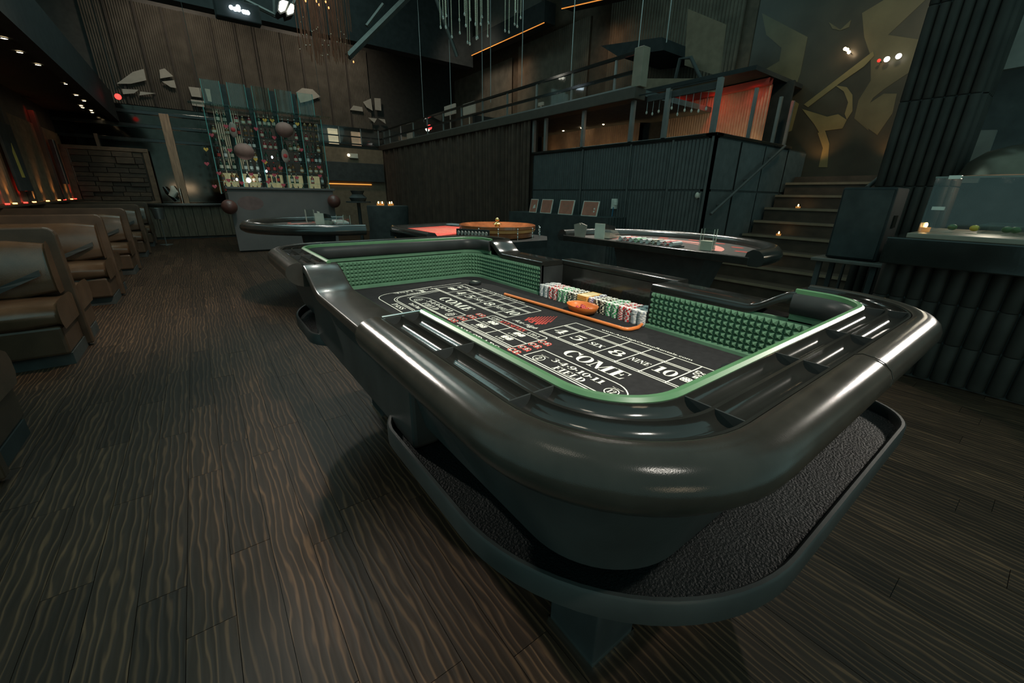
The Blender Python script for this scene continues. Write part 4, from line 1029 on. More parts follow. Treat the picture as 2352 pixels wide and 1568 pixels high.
B().lathe([(0, 0), (.30, 0), (.30, .02), (.04, .03), (.04, p.z - .14), (.28, p.z - .13), (.28, p.z - .1), (0, p.z - .1)], 18, (p.x, 10.4, 0)).obj('pedestal_table', M_black, None, 40, label='black pedestal table carrying the dark urn', cat='table', base=(p.x, 10.4, 0))

# ================================================================ RIGHT SIDE: curtain, balcony, mezzanine
# pleated drape
def drape(ya, yb, lab):
    n = int((yb - ya) / .022); vs = []
    for i in range(n + 1):
        y = ya + (yb - ya) * i / n; x = RX - .05 - .035 * sin(i * 1.1 + .8 * sin(i * .13)) - .02 * sin(i * .31)
        vs += [(x, y, .02), (x, y, 2.66)]
    B().add(vs, [(2 * i, 2 * i + 1, 2 * i + 3, 2 * i + 2) for i in range(n)]).obj('drape', M_drape, None, 80, label=lab, cat='curtain', base=(RX - .05, (ya + yb) / 2, 0))
drape(6.9, 11.1, 'dark brown pleated curtain under the balcony next to the ribbed wall')
drape(11.1, 15.2, 'dark brown pleated curtain under the balcony next to the tan partition')
struct(B().box(RX + .05, RX + .15, 6.9, 15.4, 0, 2.7), 'wall_right', M_drape)
struct(B().box(RX - .12, RX + .14, 4.40, BY, 2.64, 2.80), 'trim_2', mat('balcony_beam', (.05, .04, .03), .5), bevel=.01)
struct(B().box(RX + .14, 8.6, 4.40, BY, 2.70, 2.78), 'floor_balcony', M_ceil)
struct(B().box(3.45, RX, BY - .25, BY - .1, 2.64, 2.76), 'trim_3', MATS['balcony_beam'])
# railing
rl = thing('balcony_railing', (RX, 10, 2.8), 'long balcony railing of dark rails, slim steel posts and glass', 'railing')
for z in (2.82, 3.02, 3.26): B().box(RX - .025, RX + .025, 4.5, 15.3, z - .02, z + .02).obj('rail', M_steel if z < 3 else M_gloss, rl)
y = 4.9; k = 0
while y < 15.2:
    B().box(RX - .015, RX + .015, y - .015, y + .015, 2.80, 3.26).obj('rail_post', M_steel, rl)
    B().box(RX - .004, RX + .004, y + .02, min(y + .93, 15.2), 2.84, 3.24).obj('glass_panel', M_glass, rl); y += .95
B().box(RX - .07, RX + .09, 4.36, 4.52, 2.80, 3.30).obj('end_post', mat('tan_post', (.20, .165, .12), .6), rl, bevel=.008)
rb = thing('rear_balcony_railing', (4.5, 15.2, 2.8), 'short glass railing running along the back wall below the bead curtain', 'railing')
for z in (2.80, 3.02, 3.28): B().box(3.5, RX - .05, 15.18, 15.22, z - .02, z + .02).obj('rail', M_gloss, rb)
for x in (3.55, 4.2, 4.9, 5.5): B().box(x - .012, x + .012, 15.17, 15.2, 2.8, 3.28).obj('rail_post', M_steel, rb)
for x in (3.57, 4.22, 4.92): B().box(x, x + .6, 15.19, 15.2, 2.82, 3.26).obj('glass_panel', M_glass, rb)
# ribbed wall under the mezzanine
wr = struct(B().box(RX + .03, RX + .12, 3.12, 6.88, 0, 2.04), 'wall_mezzanine', M_black)
ys = [3.14, 3.72, 4.45, 5.48, 6.86]
for i in range(4):
    for za, zb in ((.02, 1.36), (1.39, 2.02)):
        ribs_y(RX + .03, ys[i] + .012, ys[i + 1] - .012, za, zb, .055, .022, -1).obj('rib_panel', M_rib, wr, 60)
    B().box(RX - .012, RX + .01, ys[i] - .012, ys[i] + .012, 0, 2.04).obj('seam_strip', mat('seam_grey', (.09, .095, .09), .4), wr)
B().box(RX - .02, RX + .14, 3.08, 6.88, 2.04, 2.08).obj('coping', M_gloss, wr, bevel=.006)
ws = struct(B().box(RX + .03, 8.62, 3.12, 3.22, 0, 2.04), 'wall_stair', M_black)
xs = [RX + .04, 6.30, 7.05, 7.86, 8.60]
for i in range(4):
    for za, zb in ((.02, 1.36), (1.39, 2.02)):
        ribs_x(3.12, xs[i] + .012, xs[i + 1] - .012, za, zb, .055, .022, -1).obj('rib_panel', M_rib, ws, 60)
B().box(RX - .02, 7.92, 3.08, 3.24, 2.04, 2.08).obj('coping', M_gloss, ws, bevel=.006)
# mezzanine posts
ps = thing('mezzanine_posts_rail', (RX, 5, 2.08), 'slim grey posts standing on the ribbed wall carrying the balcony edge', 'railing')
for y in (6.84, 6.49, 5.51, 4.49): B().box(RX - .025, RX + .025, y - .03, y + .03, 2.08, 2.638).obj('post', M_steel, ps)
for y in (3.9, 3.17): B().box(RX - .03, RX + .03, y - .03, y + .03, 2.08, 2.70).obj('post', M_steel, ps)
for x in (6.55, 7.35, 7.78): B().box(x - .02, x + .02, 3.14, 3.18, 2.08, 2.72).obj('post', M_steel, ps)
B().box(RX - .006, RX + .006, 3.17, 4.45, 2.685, 2.70).obj('top_rail', M_pitch, ps)
# glass drops hung from a short valance
cv = thing('crystal_valance', (RX + .1, 3.6, 2.5), 'row of glass droplets hanging below a dark valance at the mezzanine corner', 'chandelier')
B().box(RX + .06, RX + .10, 3.25, 4.3, 2.60, 2.68).obj('valance_bar', M_black, cv)
M_crys = mat('crystal', (.75, .74, .66), .05, spec=.9, trans=.5, ior=1.5)
for k in range(11):
    y = 3.25 + k * .105; L = random.uniform(.12, .26); B().tube([(RX + .08, y, 2.62), (RX + .08, y, 2.62 - L)], .004, 5).obj('strand', M_steel, cv)
    B().sphere((RX + .08, y, 2.61 - L), .016, 8, 1.5).obj('drop', M_crys, cv, 60)
# red lit ribbed niche wall
struct(B().box(RX + .15, 8.6, 3.25, 9.2, 1.62, 1.70), 'floor_mezzanine', M_black)
def nx(y): return 7.55 + .10 * sin((y - 3.4) * 1.15)
def niche(ya, yb):
    n = int((yb - ya) / .012); vs = []
    for i in range(n + 1):
        y = ya + (yb - ya) * i / n; x = nx(y) - .02 * (0.5 + .5 * cos(2 * pi * i / 4)); vs += [(x, y, 1.70), (x, y, 2.95)]
    return B().add(vs, [(2 * i, 2 * i + 1, 2 * i + 3, 2 * i + 2) for i in range(n)])
for a, c, lb in ((3.4, 5.35, 'curved beige ribbed wall beside the dark doorway, glowing red on top'), (5.85, 8.9, 'long curved beige ribbed wall lit red and amber on the mezzanine')):
    niche(a, c).obj('ribbed_niche_wall', M_red_rib, None, 60, label=lb, cat='wall', base=(7.55, (a + c) / 2, 1.7))
B().box(7.75, 7.8, 5.3, 5.9, 1.70, 2.95).obj('dark_doorway', M_black, None, label='dark doorway between the red lit curved walls', cat='doorway', base=(7.77, 5.6, 1.7))
B().box(7.45, 7.53, 5.36, 5.43, 1.70, 2.35).obj('steel_pillar', M_chrome, None, bevel=.01, label='short bright steel pillar beside the dark doorway', cat='pillar', base=(7.49, 5.4, 1.70))
for i, (ya, yb) in enumerate(((3.4, 5.35), (5.85, 8.9))):
    b = B(); vs = []; n = 24
    for k in range(n + 1):
        y = ya + (yb - ya) * k / n; vs += [(nx(y) - .05, y, 2.93), (nx(y) - .05, y, 3.02), (nx(y) - .16, y, 3.02), (nx(y) - .16, y, 2.93)]
    b.add(vs, [(4 * k + j, 4 * k + (j + 1) % 4, 4 * k + 4 + (j + 1) % 4, 4 * k + 4 + j) for k in range(n) for j in range(4)])
    b.obj('red_glow_cornice', mat('red_glow_cornice', (.30, .05, .04), .6), None, label=('short' if i == 0 else 'long') + ' curved cornice coloured with red glow above the ribbed wall', cat='cornice', base=(7.5, (ya + yb) / 2, 2.93))  # red glow along the cornice is put into its colour
for y, w in ((3.6, 3), (4.3, 5), (5.0, 7), (6.1, 9), (6.7, 6), (7.4, 3)): lamp('niche_red', 'SPOT', (7.22, y, 2.90), (7.55, y, 2.6), w, (1, .05, .03), .04, 130, .9)
for y in (3.5, 4.0, 4.5, 5.0, 6.0, 6.5, 7.0, 7.6, 8.2): lamp('niche_amber', 'SPOT', (7.30, y, 1.95), (7.56, y, 2.3), 3.2, (1, .62, .28), .03, 110, .9)
M_nl = emis('niche_lens', (1, .72, .42), 26)
for (px, py) in ((1294, 298), (1337, 293), (1386, 283), (1477, 243), (1645, 239)):
    p = atx(px, py, 7.2); t = thing('niche_downlight', p, 'small bright downlight hung from the mezzanine ceiling before the red wall', 'light', 'downlights before the red wall'); B().sphere(p, .032, 10).obj('bulb', M_nl, t, 60); B().tube([p, (p.x, p.y, 3.045)], .006, 5).obj('stem', M_black, t)
struct(B().box(6.9, 8.6, 3.4, 9.4, 3.04, 3.10), 'ceiling_mezzanine', M_pitch)
struct(B().box(8.0, 8.06, 3.3, 9.5, 1.6, 3.06), 'wall_niche_back', M_pitch)
struct(B().box(RX + .16, 8.06, 9.3, 9.4, 1.6, 3.06), 'wall_niche_end', M_pitch)
# upper floor back wall with bead curtains and amber strips
ww = struct(B().box(8.6, 8.75, 4.4, BY, 2.7, 7.0), 'wall_upper', mat('brown_upper_wall', (.085, .06, .04), .7, var=.25))
M_upc = mat('upper_bead_curtain', (.12, .095, .07), .8, var=.25, scale=4)
for k, (ya, yb, za, zb) in enumerate(((11.6, 15.2, 2.8, 5.2), (8.4, 11.3, 2.8, 5.4), (4.6, 7.8, 2.8, 6.5))):
    ribs_y(8.58, ya, yb, za, zb, .07, .03, -1, 2).obj('upper_bead_curtain', M_upc, None, 0, label=['taupe bead curtain on the upper floor beside the back wall', 'brown bead curtain on the upper floor below the sloping black soffit', 'tall brown bead curtain on the upper floor above the mezzanine'][k], cat='curtain', kind='stuff', base=(8.58, (ya + yb) / 2, za))
M_strip = emis('amber_led', (1, .34, .06), .75)
for k, (pa_, pb_) in enumerate((((1060, 138), (1250, 52)), ((1290, 20), (1440, -14)))):
    a = atx(*pa_, 7.6); c = atx(*pb_, 7.6)
    B().tube([a, c], .010, 6).obj('amber_led_strip', M_strip, None, label=['long amber light strip under the sloping black soffit', 'short amber light strip above the upper bead curtain'][k], cat='light', base=a)
    b = B(); up = Vector((0, 0, .5)); b.extr([a + Vector((0, 0, .02)), c + Vector((0, 0, .02)), c + Vector((0, 0, .45)), a + Vector((0, 0, .45))], (.35, 0, 0)).obj('soffit_beam', M_pitch, None, label=['deep black soffit above the long amber strip', 'deep black soffit above the short amber strip'][k], cat='beam', base=a)
    lamp('strip_glow', 'SPOT', ((a.x + c.x) / 2 + .3, (a.y + c.y) / 2, (a.z + c.z) / 2 - .05), (8.6, (a.y + c.y) / 2, 2.8), 16, (1, .45, .15), .3, 150, .9)
# pale grey sloping ceiling panel above
q = [(1000, 10), (1240, -20), (1245, 45), (1055, 125)]
B().extr([atx(px, py, 8.0) for px, py in q], (.05, 0, 0)).obj('ceiling_sloped', mat('grey_plaster', (.105, .10, .088), .7), None, kind='structure')
# big screen / monitor on arm upstairs and bent pipe
p = atx(1590, 140, 6.6)
_a, _b = atx(1548, 190, 7.14), atx(1612, 190, 7.14)
B().tube([(_a.x, _a.y, 3.10), atx(1562, 135, 7.14), atx(1587, 132, 7.14), (_b.x, _b.y, 3.10)], .03, 8).obj('bent_pipe', M_black, None, 50, label='bent black pipe rail at the top of the mezzanine', cat='pipe', base=p)
B().extr([atx(1580, 20, 7.3), atx(1665, 55, 7.3), atx(1650, 175, 7.3), atx(1572, 150, 7.3)], (.05, 0, 0)).obj('wall_tan_upper', M_tan, None, kind='structure')
B().extr([atx(1475, 180, 7.0), atx(1660, 180, 7.0), atx(1648, 210, 7.0), atx(1475, 212, 7.0)], (.05, 0, 0)).obj('tan_parapet', M_tan, None, label='low tan parapet behind the balcony end post', cat='panel', base=atx(1560, 200, 7.0))
B().extr([atx(1380, 105, 7.2), atx(1520, 85, 7.2), atx(1525, 115, 7.2), atx(1420, 130, 7.2)], (1.34, 0, 0)).obj('black_canopy', M_pitch, None, label='black angular canopy on the upper floor', cat='canopy', base=atx(1450, 105, 7.2))
# cables from the ceiling to the balcony
for k, px in enumerate((972, 1036, 1108, 1127, 1198, 1311, 1463, 1527)):
    xx = RX + (0 if px > 1190 else .3); a = atx(px, 250 - (px - 970) * .22, xx); B().tube([(a.x, a.y, 3.27), (a.x, a.y, 6.9)], .007, 6).obj('hanging_rod', M_steel, None, label='thin steel rod rising from the balcony railing', cat='rod', group='steel rods above the balcony', base=(a.x, a.y, 3.27))

# ================================================================ STAIRS, MURAL, PILLAR
st = thing('staircase', (7, 2.2, 0), 'dark wooden staircase with pale nosings rising past the ribbed wall', 'staircase')
M_step = mat('step_wood', (.070, .045, .030), .5, var=.3, stretch=(6, .6, 1)); M_nose = mat('pale_nosing', (.24, .17, .11), .45)
NS = 8; SX = 5.92; TR = .29; RS = .192
for k in range(NS):
    B().box(SX + TR * k, 8.45, 0.95, 3.06, RS * k, RS * (k + 1) - .03).obj('riser', M_step, st)
    tr = B().box(SX + TR * k - .02, SX + TR * (k + 1) + .03, 0.95, 3.06, RS * (k + 1) - .03, RS * (k + 1)).obj('tread', M_step, st)
    B().box(SX + TR * k - .026, SX + TR * k - .018, 0.95, 3.06, RS * (k + 1) - .032, RS * (k + 1) + .002).obj('nosing', M_nose, tr)
B().box(SX + TR * NS, 8.6, .95, 3.06, RS * NS + .0, RS * NS + .10).obj('landing', M_step, st)
M_dsteel = mat('dull_steel', (.07, .072, .068), .5, metal=.3)
hr = thing('stair_handrail', (6.6, 3.0, 1), 'flat grey stair handrail slanting down the ribbed wall', 'handrail')
a = aty(1803, 335, 3.02); c = aty(1632, 492, 3.02)
B().tube([a, c], .02, 8).obj('handrail_bar', M_dsteel, hr, 50)
for t_ in (.15, .5, .85): q = a.lerp(c, t_); B().tube([q, q + Vector((0, .08, -.03))], .012, 6).obj('bracket', M_steel, hr)
a = aty(2040, 385, 0.98); c = aty(1988, 430, 0.98)
a = aty(2062, 372, 1.3); c = aty(1990, 432, 1.3); t = thing('short_handrail', c, 'short grey handrail at the pillar side of the staircase', 'handrail')
B().tube([a, c], .02, 8).obj('handrail_bar', M_dsteel, t, 50)
B().tube([c, (c.x, c.y, .0)], .015, 6).obj('handrail_post', M_dsteel, t, 50)
def on_step(px, py):
    for k in range(NS):
        p = atz(px, py, RS * (k + 1)); 
        if SX + TR * k - .03 <= p.x <= SX + TR * (k + 1) + .05: return p
    return atx(px, py, SX + TR * 4)
for i, (k, px, py) in enumerate(((5, 1833, 475), (3, 1789, 535), (1, 1738, 617))):
    xx = SX + TR * k + .10; p = atx(px, py, xx); votive((xx, p.y, RS * (k + 1) + .0005), 'votive candle glowing on the ' + ('upper', 'middle', 'lower')[i] + ' part of the staircase', None, .035, .06)
# mural: abstract smooth gold shapes on dark
def mural_mat():
    m = bpy.data.materials.new('abstract_mural'); m.use_nodes = True; nt = m.node_tree; b = nt.nodes['Principled BSDF']; N = nt.nodes.new; Lk = nt.links.new
    tc = N('ShaderNodeTexCoord'); nz = N('ShaderNodeTexNoise'); nz.inputs['Scale'].default_value = .55; nz.inputs['Detail'].default_value = 1.5; nz.inputs['Distortion'].default_value = 1.6
    mp = N('ShaderNodeMapping'); mp.inputs['Location'].default_value = (3.1, 1.7, .4); Lk(tc.outputs['Object'], mp.inputs['Vector']); Lk(mp.outputs['Vector'], nz.inputs['Vector'])
    rp = N('ShaderNodeValToRGB'); e = rp.color_ramp.elements; e[0].position = .40; e[0].color = (.035, .032, .022, 1); e[1].position = .62; e[1].color = (.30, .23, .10, 1)
    q = e.new(.50); q.color = (.055, .048, .03, 1); q = e.new(.56); q.color = (.22, .17, .07, 1)
    Lk(nz.outputs['Fac'], rp.inputs['Fac']); Lk(rp.outputs['Color'], b.inputs['Base Color']); b.inputs['Roughness'].default_value = .32; return m
MX = 8.62
wm = struct(B().box(MX, MX + .12, .3, 4.6, 0, 7.0), 'wall_mural', mat('mural_ground', (.040, .036, .026), .35, var=.3, scale=2))
M_gold1 = mat('mural_gold', (.16, .13, .06), .4, var=.25, scale=2.2); M_gold2 = mat('mural_olive', (.10, .085, .047), .4, var=.25, scale=2.2); M_dk = mat('mural_dark', (.026, .025, .02), .4, var=.2)
mu = thing('mural', (MX, 2.8, 1.7), 'large abstract mural of soft olive and gold shapes above the stairs', 'mural')
def mshape(pts, m, d):
    B().extr([atx(px, py, MX - .004 - d) for px, py in pts], (.003, 0, 0)).obj('painted_shape', m, mu)
mshape([(1980, 30), (2030, 0), (2125, 0), (2040, 80), (2120, 92), (2105, 155), (2030, 205), (2005, 225), (1985, 260), (1995, 300), (1962, 272), (1972, 230), (2000, 185), (2000, 130), (1985, 85)], M_gold2, .0)
mshape([(1846, 240), (2005, 118), (2008, 128), (1985, 152), (1930, 190), (1856, 246)], M_gold1, .006)
mshape([(1842, 250), (1900, 268), (1925, 262), (1945, 275), (1935, 295), (1895, 300), (1888, 315), (1870, 285)], M_gold1, .005)
mshape([(1918, 196), (1945, 200), (1958, 218), (1958, 255), (1945, 275), (1940, 262), (1948, 235), (1938, 210)], M_gold1, .005)
mshape([(1722, 195), (1790, 212), (1835, 238), (1818, 300), (1752, 330), (1735, 322), (1752, 300), (1795, 245), (1762, 228)], M_gold1, .004)
mshape([(1750, 30), (1855, 85), (1838, 170), (1815, 232), (1722, 195), (1740, 170), (1790, 140), (1795, 110), (1760, 80)], M_gold2, .002)
mshape([(1965, 272), (1998, 298), (2015, 310), (2050, 260), (2060, 215), (2030, 215), (2000, 235)], M_gold2, .002)
mshape([(1895, 300), (1905, 330), (1900, 384), (1880, 384), (1890, 340), (1878, 305)], M_gold1, .003)
mshape([(1903, 50), (1930, 68), (1955, 45), (1950, 62), (1930, 70), (1912, 66)], M_gold2, .003)
for (px, py, k) in ((1946, 114, 'a'), (1950, 120, 'a'), (1941, 112, 'a'), (2037, 136, 'w'), (2064, 129, 'w'), (2019, 139, 'r')):
    p = atx(px, py, MX - .12); t = thing('mural_lamp', p, {'a': 'tiny amber lamp on an arm before the mural', 'w': 'bright white lamp on an arm before the mural', 'r': 'small red lamp on an arm before the mural'}[k], 'light', {'a': 'tiny amber mural lamps', 'w': 'white mural lamps', 'r': 'red mural lamps'}[k]); B().sphere(p, .022 if k != 'w' else .036, 10).obj('bulb', {'a': M_nl, 'w': emis('mural_white', (1, .97, .9), 3), 'r': emis('mural_red', (1, .03, .02), 2)}[k], t, 60); B().tube([p, (MX + .01, p.y, p.z)], .006, 5).obj('arm', M_black, t)
for y in (2.0, 2.9): lamp('mural_uplight', 'SPOT', (MX - .25, y, 1.80), (MX, y, 2.6), 7, (1, .5, .16), .04, 100, .9)
lamp('mural_wash', 'SPOT', (6.3, 1.8, 4.4), (MX, 2.9, 2.8), 80, (1, .82, .5), .15, 75, .8)
# fluted pillar
pl = thing('fluted_pillar', (5.25, 1.0, 0), 'thick dark fluted pillar between staircase and right-hand bar', 'pillar')
B().box(5.22, 5.6, .74, 1.24, 0, 6.2).obj('pillar_core', M_black, pl)
M_flute = mat('fluted_tile', (.027, .024, .020), .65, spec=.25, var=.25, scale=5)
for k in range(7):
    y = .775 + k * .072
    for j in range(9):
        B().lathe([(.033, .004), (.036, .012), (.036, .69), (.033, .696)], 12, (5.22, y, j * .70), False).obj('flute_tile', M_flute, pl, 40)
for k in range(4): 
    for j in range(9): B().lathe([(.033, .004), (.036, .012), (.036, .69), (.033, .696)], 12, (5.27 + k * .072, .74, j * .70), False).obj('flute_tile', M_flute, pl, 40)
# ================================================================ RIGHT BAR
bc = thing('serving_bar', (4.6, -.2, 0), 'dark serving bar with fluted tile front and pale counter edge', 'counter')
B().box(4.20, 5.15, -2.2, .80, 0, .86).obj('bar_body', M_black, bc)
yy = .76
while yy > -1.2:
    for j, (za, zb) in enumerate(((.02, .30), (.305, .585), (.59, .84))):
        B().lathe([(.044, za), (.047, za + .008), (.047, zb - .008), (.044, zb)], 10, (4.20, yy, 0), False).obj('flute_tile', M_flute, bc, 40)
    yy -= .095
B().box(4.02, 5.2, -2.2, .80, .84, 1.03).obj('bar_top', M_gloss, bc, bevel=.01)
B().box(4.05, 5.1, -2.2, .70, 1.03, 1.062).obj('counter_edge', mat('pale_stone', (.20, .17, .13), .4), bc, bevel=.004)
sg = thing('sneeze_guard', (4.4, -.2, 1.06), 'glass screen with white clips standing on the serving bar', 'glass screen')
B().box(4.14, 4.15, -2.0, .66, 1.07, 1.43).obj('glass_pane', M_glass, sg); B().box(4.15, 4.9, .655, .665, 1.07, 1.43).obj('glass_pane', M_glass, sg)
for z in (1.425,): B().box(4.135, 4.155, -2.0, .665, z, z + .012).obj('glass_edge', mat('glass_edge', (.16, .17, .15), .2), sg)
for (y, z) in ((.54, 1.42), (.57, 1.22)): B().box(4.125, 4.17, y, y + .06, z, z + .022).obj('clip', mat('white_clip', (.65, .63, .55), .4), sg)
B().box(4.40, 4.403, -1.2, .40, 1.066, 1.13).box(4.95, 4.953, -1.2, .40, 1.066, 1.13).box(4.403, 4.95, .397, .40, 1.066, 1.13).box(4.403, 4.95, -1.2, .397, 1.066, 1.07).obj('glass_tray', M_glass, None, label='clear low glass tray of fruit on the serving bar', cat='tray', base=(4.6, -.2, 1.066))
p = atx(2123, 530, 4.35); votive((4.35, p.y, 1.0625), 'large glowing candle in a glass at the serving bar end', None, .032, .075)
for px, py, c, nm in ((2237, 528, 'yellow', 'lemon'), (2185, 528, 'green', 'lime'), (2330, 534, 'green', 'lime'), (2310, 535, 'green', 'lime')):
    p = atx(px, py, 4.5); b = B().sphere((0, 0, 0), .022, 12); b.v = [(4.5 + x, p.y + y * 1.25, 1.098 + z) for x, y, z in b.v]
    b.obj(nm, mat('fruit_' + c, (.62, .42, .05) if c == 'yellow' else (.06, .11, .03), .45), None, 60, label=('yellow lemon' if c == 'yellow' else 'dark green lime') + ' lying in the glass tray on the serving bar', cat='fruit', group='limes in the glass tray' if c == 'green' else None, base=(4.5, p.y, 1.076))
# back of the serving bar
struct(B().box(6.6, 6.7, -3.0, .9, 0, 6.5), 'wall_bar', M_black)
struct(B().extr([atx(2215, 175, 6.3), atx(2420, 140, 6.3), atx(2420, -60, 6.3), atx(2265, -60, 6.3)], (.08, 0, 0)), 'wall_bar_upper', mat('grey_bulkhead', (.17, .165, .145), .7))
B().extr([atx(2195, 300, 6.2), atx(2290, 298, 6.2), atx(2245, 420, 6.2), atx(2160, 420, 6.2)], (.06, 0, 0)).obj('wall_bar_lower', mat('grey_panel_bar', (.15, .14, .12), .7), None, kind='structure')
p = atx(2335, 372, 5.2)
t = thing('dome_lamp', p, 'shiny metal dome lamp hanging over the serving bar', 'lamp')
B().lathe([(.30, -.10), (.27, 0), (.18, .08), (.06, .12), (0, .125)], 24, p, False).obj('dome_shade', mat('dome_metal', (.12, .10, .075), .3, metal=.7), t, 60)
B().tube([(p.x, p.y, p.z + .12), (p.x, p.y, p.z + 1.8)], .008, 6).obj('cord', M_black, t)
B().sphere((p.x, p.y, p.z - .02), .05, 12).obj('bulb', emis('dome_bulb', (1, .85, .6), 5), t, 60)
lamp('dome_light', 'POINT', (p.x, p.y, p.z - .10), None, 6, WARM, .05)
# loudspeaker on a stand
sp_ = thing('loudspeaker', (4.75, 1.1, .775), 'tall black loudspeaker standing on a small stand before the stairs', 'loudspeaker')
B().box(4.58, 4.95, .93, 1.30, .78, 1.38).obj('cabinet', M_pitch, sp_, bevel=.015)
B().box(4.565, 4.58, .95, 1.28, .80, 1.36).obj('grille', M_cloth, sp_)
B().box(4.70, 4.80, .92, .93, 1.06, 1.16).obj('side_handle', M_gloss, sp_)
sd = thing('speaker_stand', (4.75, 1.1, 0), 'small black table stand with pale edge carrying the loudspeaker', 'stand')
B().box(4.50, 5.0, .86, 1.38, .745, .775).obj('stand_top', mat('stand_edge', (.11, .10, .085), .4), sd, bevel=.006)
for x in (4.56, 4.94):
    for y in (.92, 1.32): B().box(x - .02, x + .02, y - .02, y + .02, 0, .745).obj('leg', M_black, sd)

# ================================================================ OTHER GAME TABLES
M_cfelt = mat('charcoal_felt', (.085, .078, .072), .95, spec=.1, var=.12, scale=30)
M_rfelt = mat('red_felt', (.68, .11, .085), .95, spec=.1, var=.12, scale=30)
M_pink = mat('pink_print', (.62, .26, .22), .9, spec=.1, var=.1)
M_wrail = mat('glossy_black_rail', (.03, .03, .027), .16, spec=.9, bump=.06, bscale=300)
def bj_table(loc, rot, label, R_=0.92, depth=1.05, z=.86, s=1.0):
    """half-moon table; straight dealer side along local x, players towards local +y"""
    t = thing('blackjack_table', loc, label, 'table'); t.rotation_euler = (0, 0, rot)
    O = (0, 0, 0)
    out = [(R_ * cos(radians(a)), .12 + (depth - .12) * sin(radians(a))) for a in range(0, 181, 6)]
    poly = [(R_, 0)] + out + [(-R_, 0)]
    B().prism(poly, z - .035, z).obj('table_top', M_cfelt, t, base=O)
    path = with_normals([(R_, -.02), (R_, .06)] + out[1:-1] + [(-R_, .06), (-R_, -.02)])
    path = [(x, y, nx_, ny_) for x, y, nx_, ny_ in path]
    B().sweep(path, [(-.02, z - .03), (-.035, z + .005), (-.025, z + .045), (.01, z + .066), (.06, z + .06), (.09, z + .03), (.10, z), (.09, z - .03), (.06, z - .05), (.0, z - .05)]).obj('padded_rail', M_wrail, t, 60, base=O)
    B().box(-R_, R_, -.03, 0.0, z - .045, z + .012).obj('dealer_edge', M_plate, t, bevel=.006, base=O)
    for rr, w, m in ((.60, .035, M_pink), (.50, .012, M_pink)):
        b = B(); n = 30; vs = []
        for i in range(n + 1):
            a = radians(12 + 156 * i / n); vs += [((rr - w) * R_ * cos(a) * 1.05, .1 + (rr - w) * depth * sin(a), z + .001), ((rr + w) * R_ * cos(a) * 1.05, .1 + (rr + w) * depth * sin(a), z + .001)]
        b.add(vs, [(2 * i, 2 * i + 1, 2 * i + 3, 2 * i + 2) for i in range(n)]).obj('printed_arc', m, t, base=O)
    for i in range(7):
        a = radians(20 + 140 * i / 6); x, y = .80 * R_ * cos(a), .1 + .78 * depth * sin(a)
        B().box(x - .05, x + .05, y - .02, y + .02, z + .0003, z + .0012).obj('bet_spot', M_red, t, base=O)
    tr = B().box(-.30, .30, .04, .22, z, z + .012).obj('chip_tray', M_black, t, base=O)
    # pedestal
    B().add([(-.5, .25, z - .036), (.5, .25, z - .036), (.5, .6, z - .036), (-.5, .6, z - .036), (-.28, .30, .06), (.28, .30, .06), (.28, .55, .06), (-.28, .55, .06)], [(0, 1, 2, 3), (7, 6, 5, 4), (0, 4, 5, 1), (1, 5, 6, 2), (2, 6, 7, 3), (3, 7, 4, 0)]).obj('pedestal', M_black, t, base=O)
    B().box(-.42, .42, .18, .68, 0, .06).obj('foot', M_black, t, bevel=.01, base=O)
    return t
def tchip(t, z, label):
    """chips lying in the tray, each tube of chips a row"""
    b = B(); ms = []
    for k in range(10):
        col = ['white', 'red', 'white', 'green', 'white', 'white', 'black', 'white', 'red', 'white'][k]; src = CHB[col][0]
        for j in range(12):
            base = len(b.v); y = .06 + j * .0122
            b.v += [(-.27 + k * .06 + vx, y + vz * 3, z + .032 + vy) for vx, vy, vz in src.v]
            b.f += [tuple(q + base for q in f) for f in src.f]; b.m += [mm + kidx[col] for mm in src.m]
    b.obj('tray_chips', rest_m, t, kind='stuff', base=(0, 0, 0))
def acrylic_holder(t, x, y, z, w, h, d, rz, label, fill=.4):
    M4 = t.matrix_basis; p = M4 @ Vector((x, y, z))
    o = thing('card_holder', p, label, 'card holder'); o.rotation_euler = (0, 0, t.rotation_euler[2] + rz)
    O = (0, 0, 0); th = .003
    B().box(-w / 2, w / 2, -d / 2, -d / 2 + th, 0, h).obj('acrylic_wall', M_glass, o, base=O); B().box(-w / 2, w / 2, d / 2 - th, d / 2, 0, h).obj('acrylic_wall', M_glass, o, base=O)
    B().box(-w / 2, -w / 2 + th, -d / 2 + th, d / 2 - th, 0, h).obj('acrylic_wall', M_glass, o, base=O); B().box(w / 2 - th, w / 2, -d / 2 + th, d / 2 - th, 0, h).obj('acrylic_wall', M_glass, o, base=O)
    M_edge = mat('acrylic_edge', (.62, .60, .50), .2)
    for sx in (-1, 1):
        for sy in (-1, 1): B().box(sx * w / 2 - .002, sx * w / 2 + .002, sy * d / 2 - .002, sy * d / 2 + .002, 0, h).obj('acrylic_edge', M_edge, o, base=O)
    if fill: B().box(-w / 2 + .005, w / 2 - .005, -d / 2 + .005, d / 2 - .005, .002, h * fill).obj('card_stack', mat('card_edges', (.55, .50, .40), .7, var=.2, stretch=(1, 1, 40)), o, base=O)
    return o
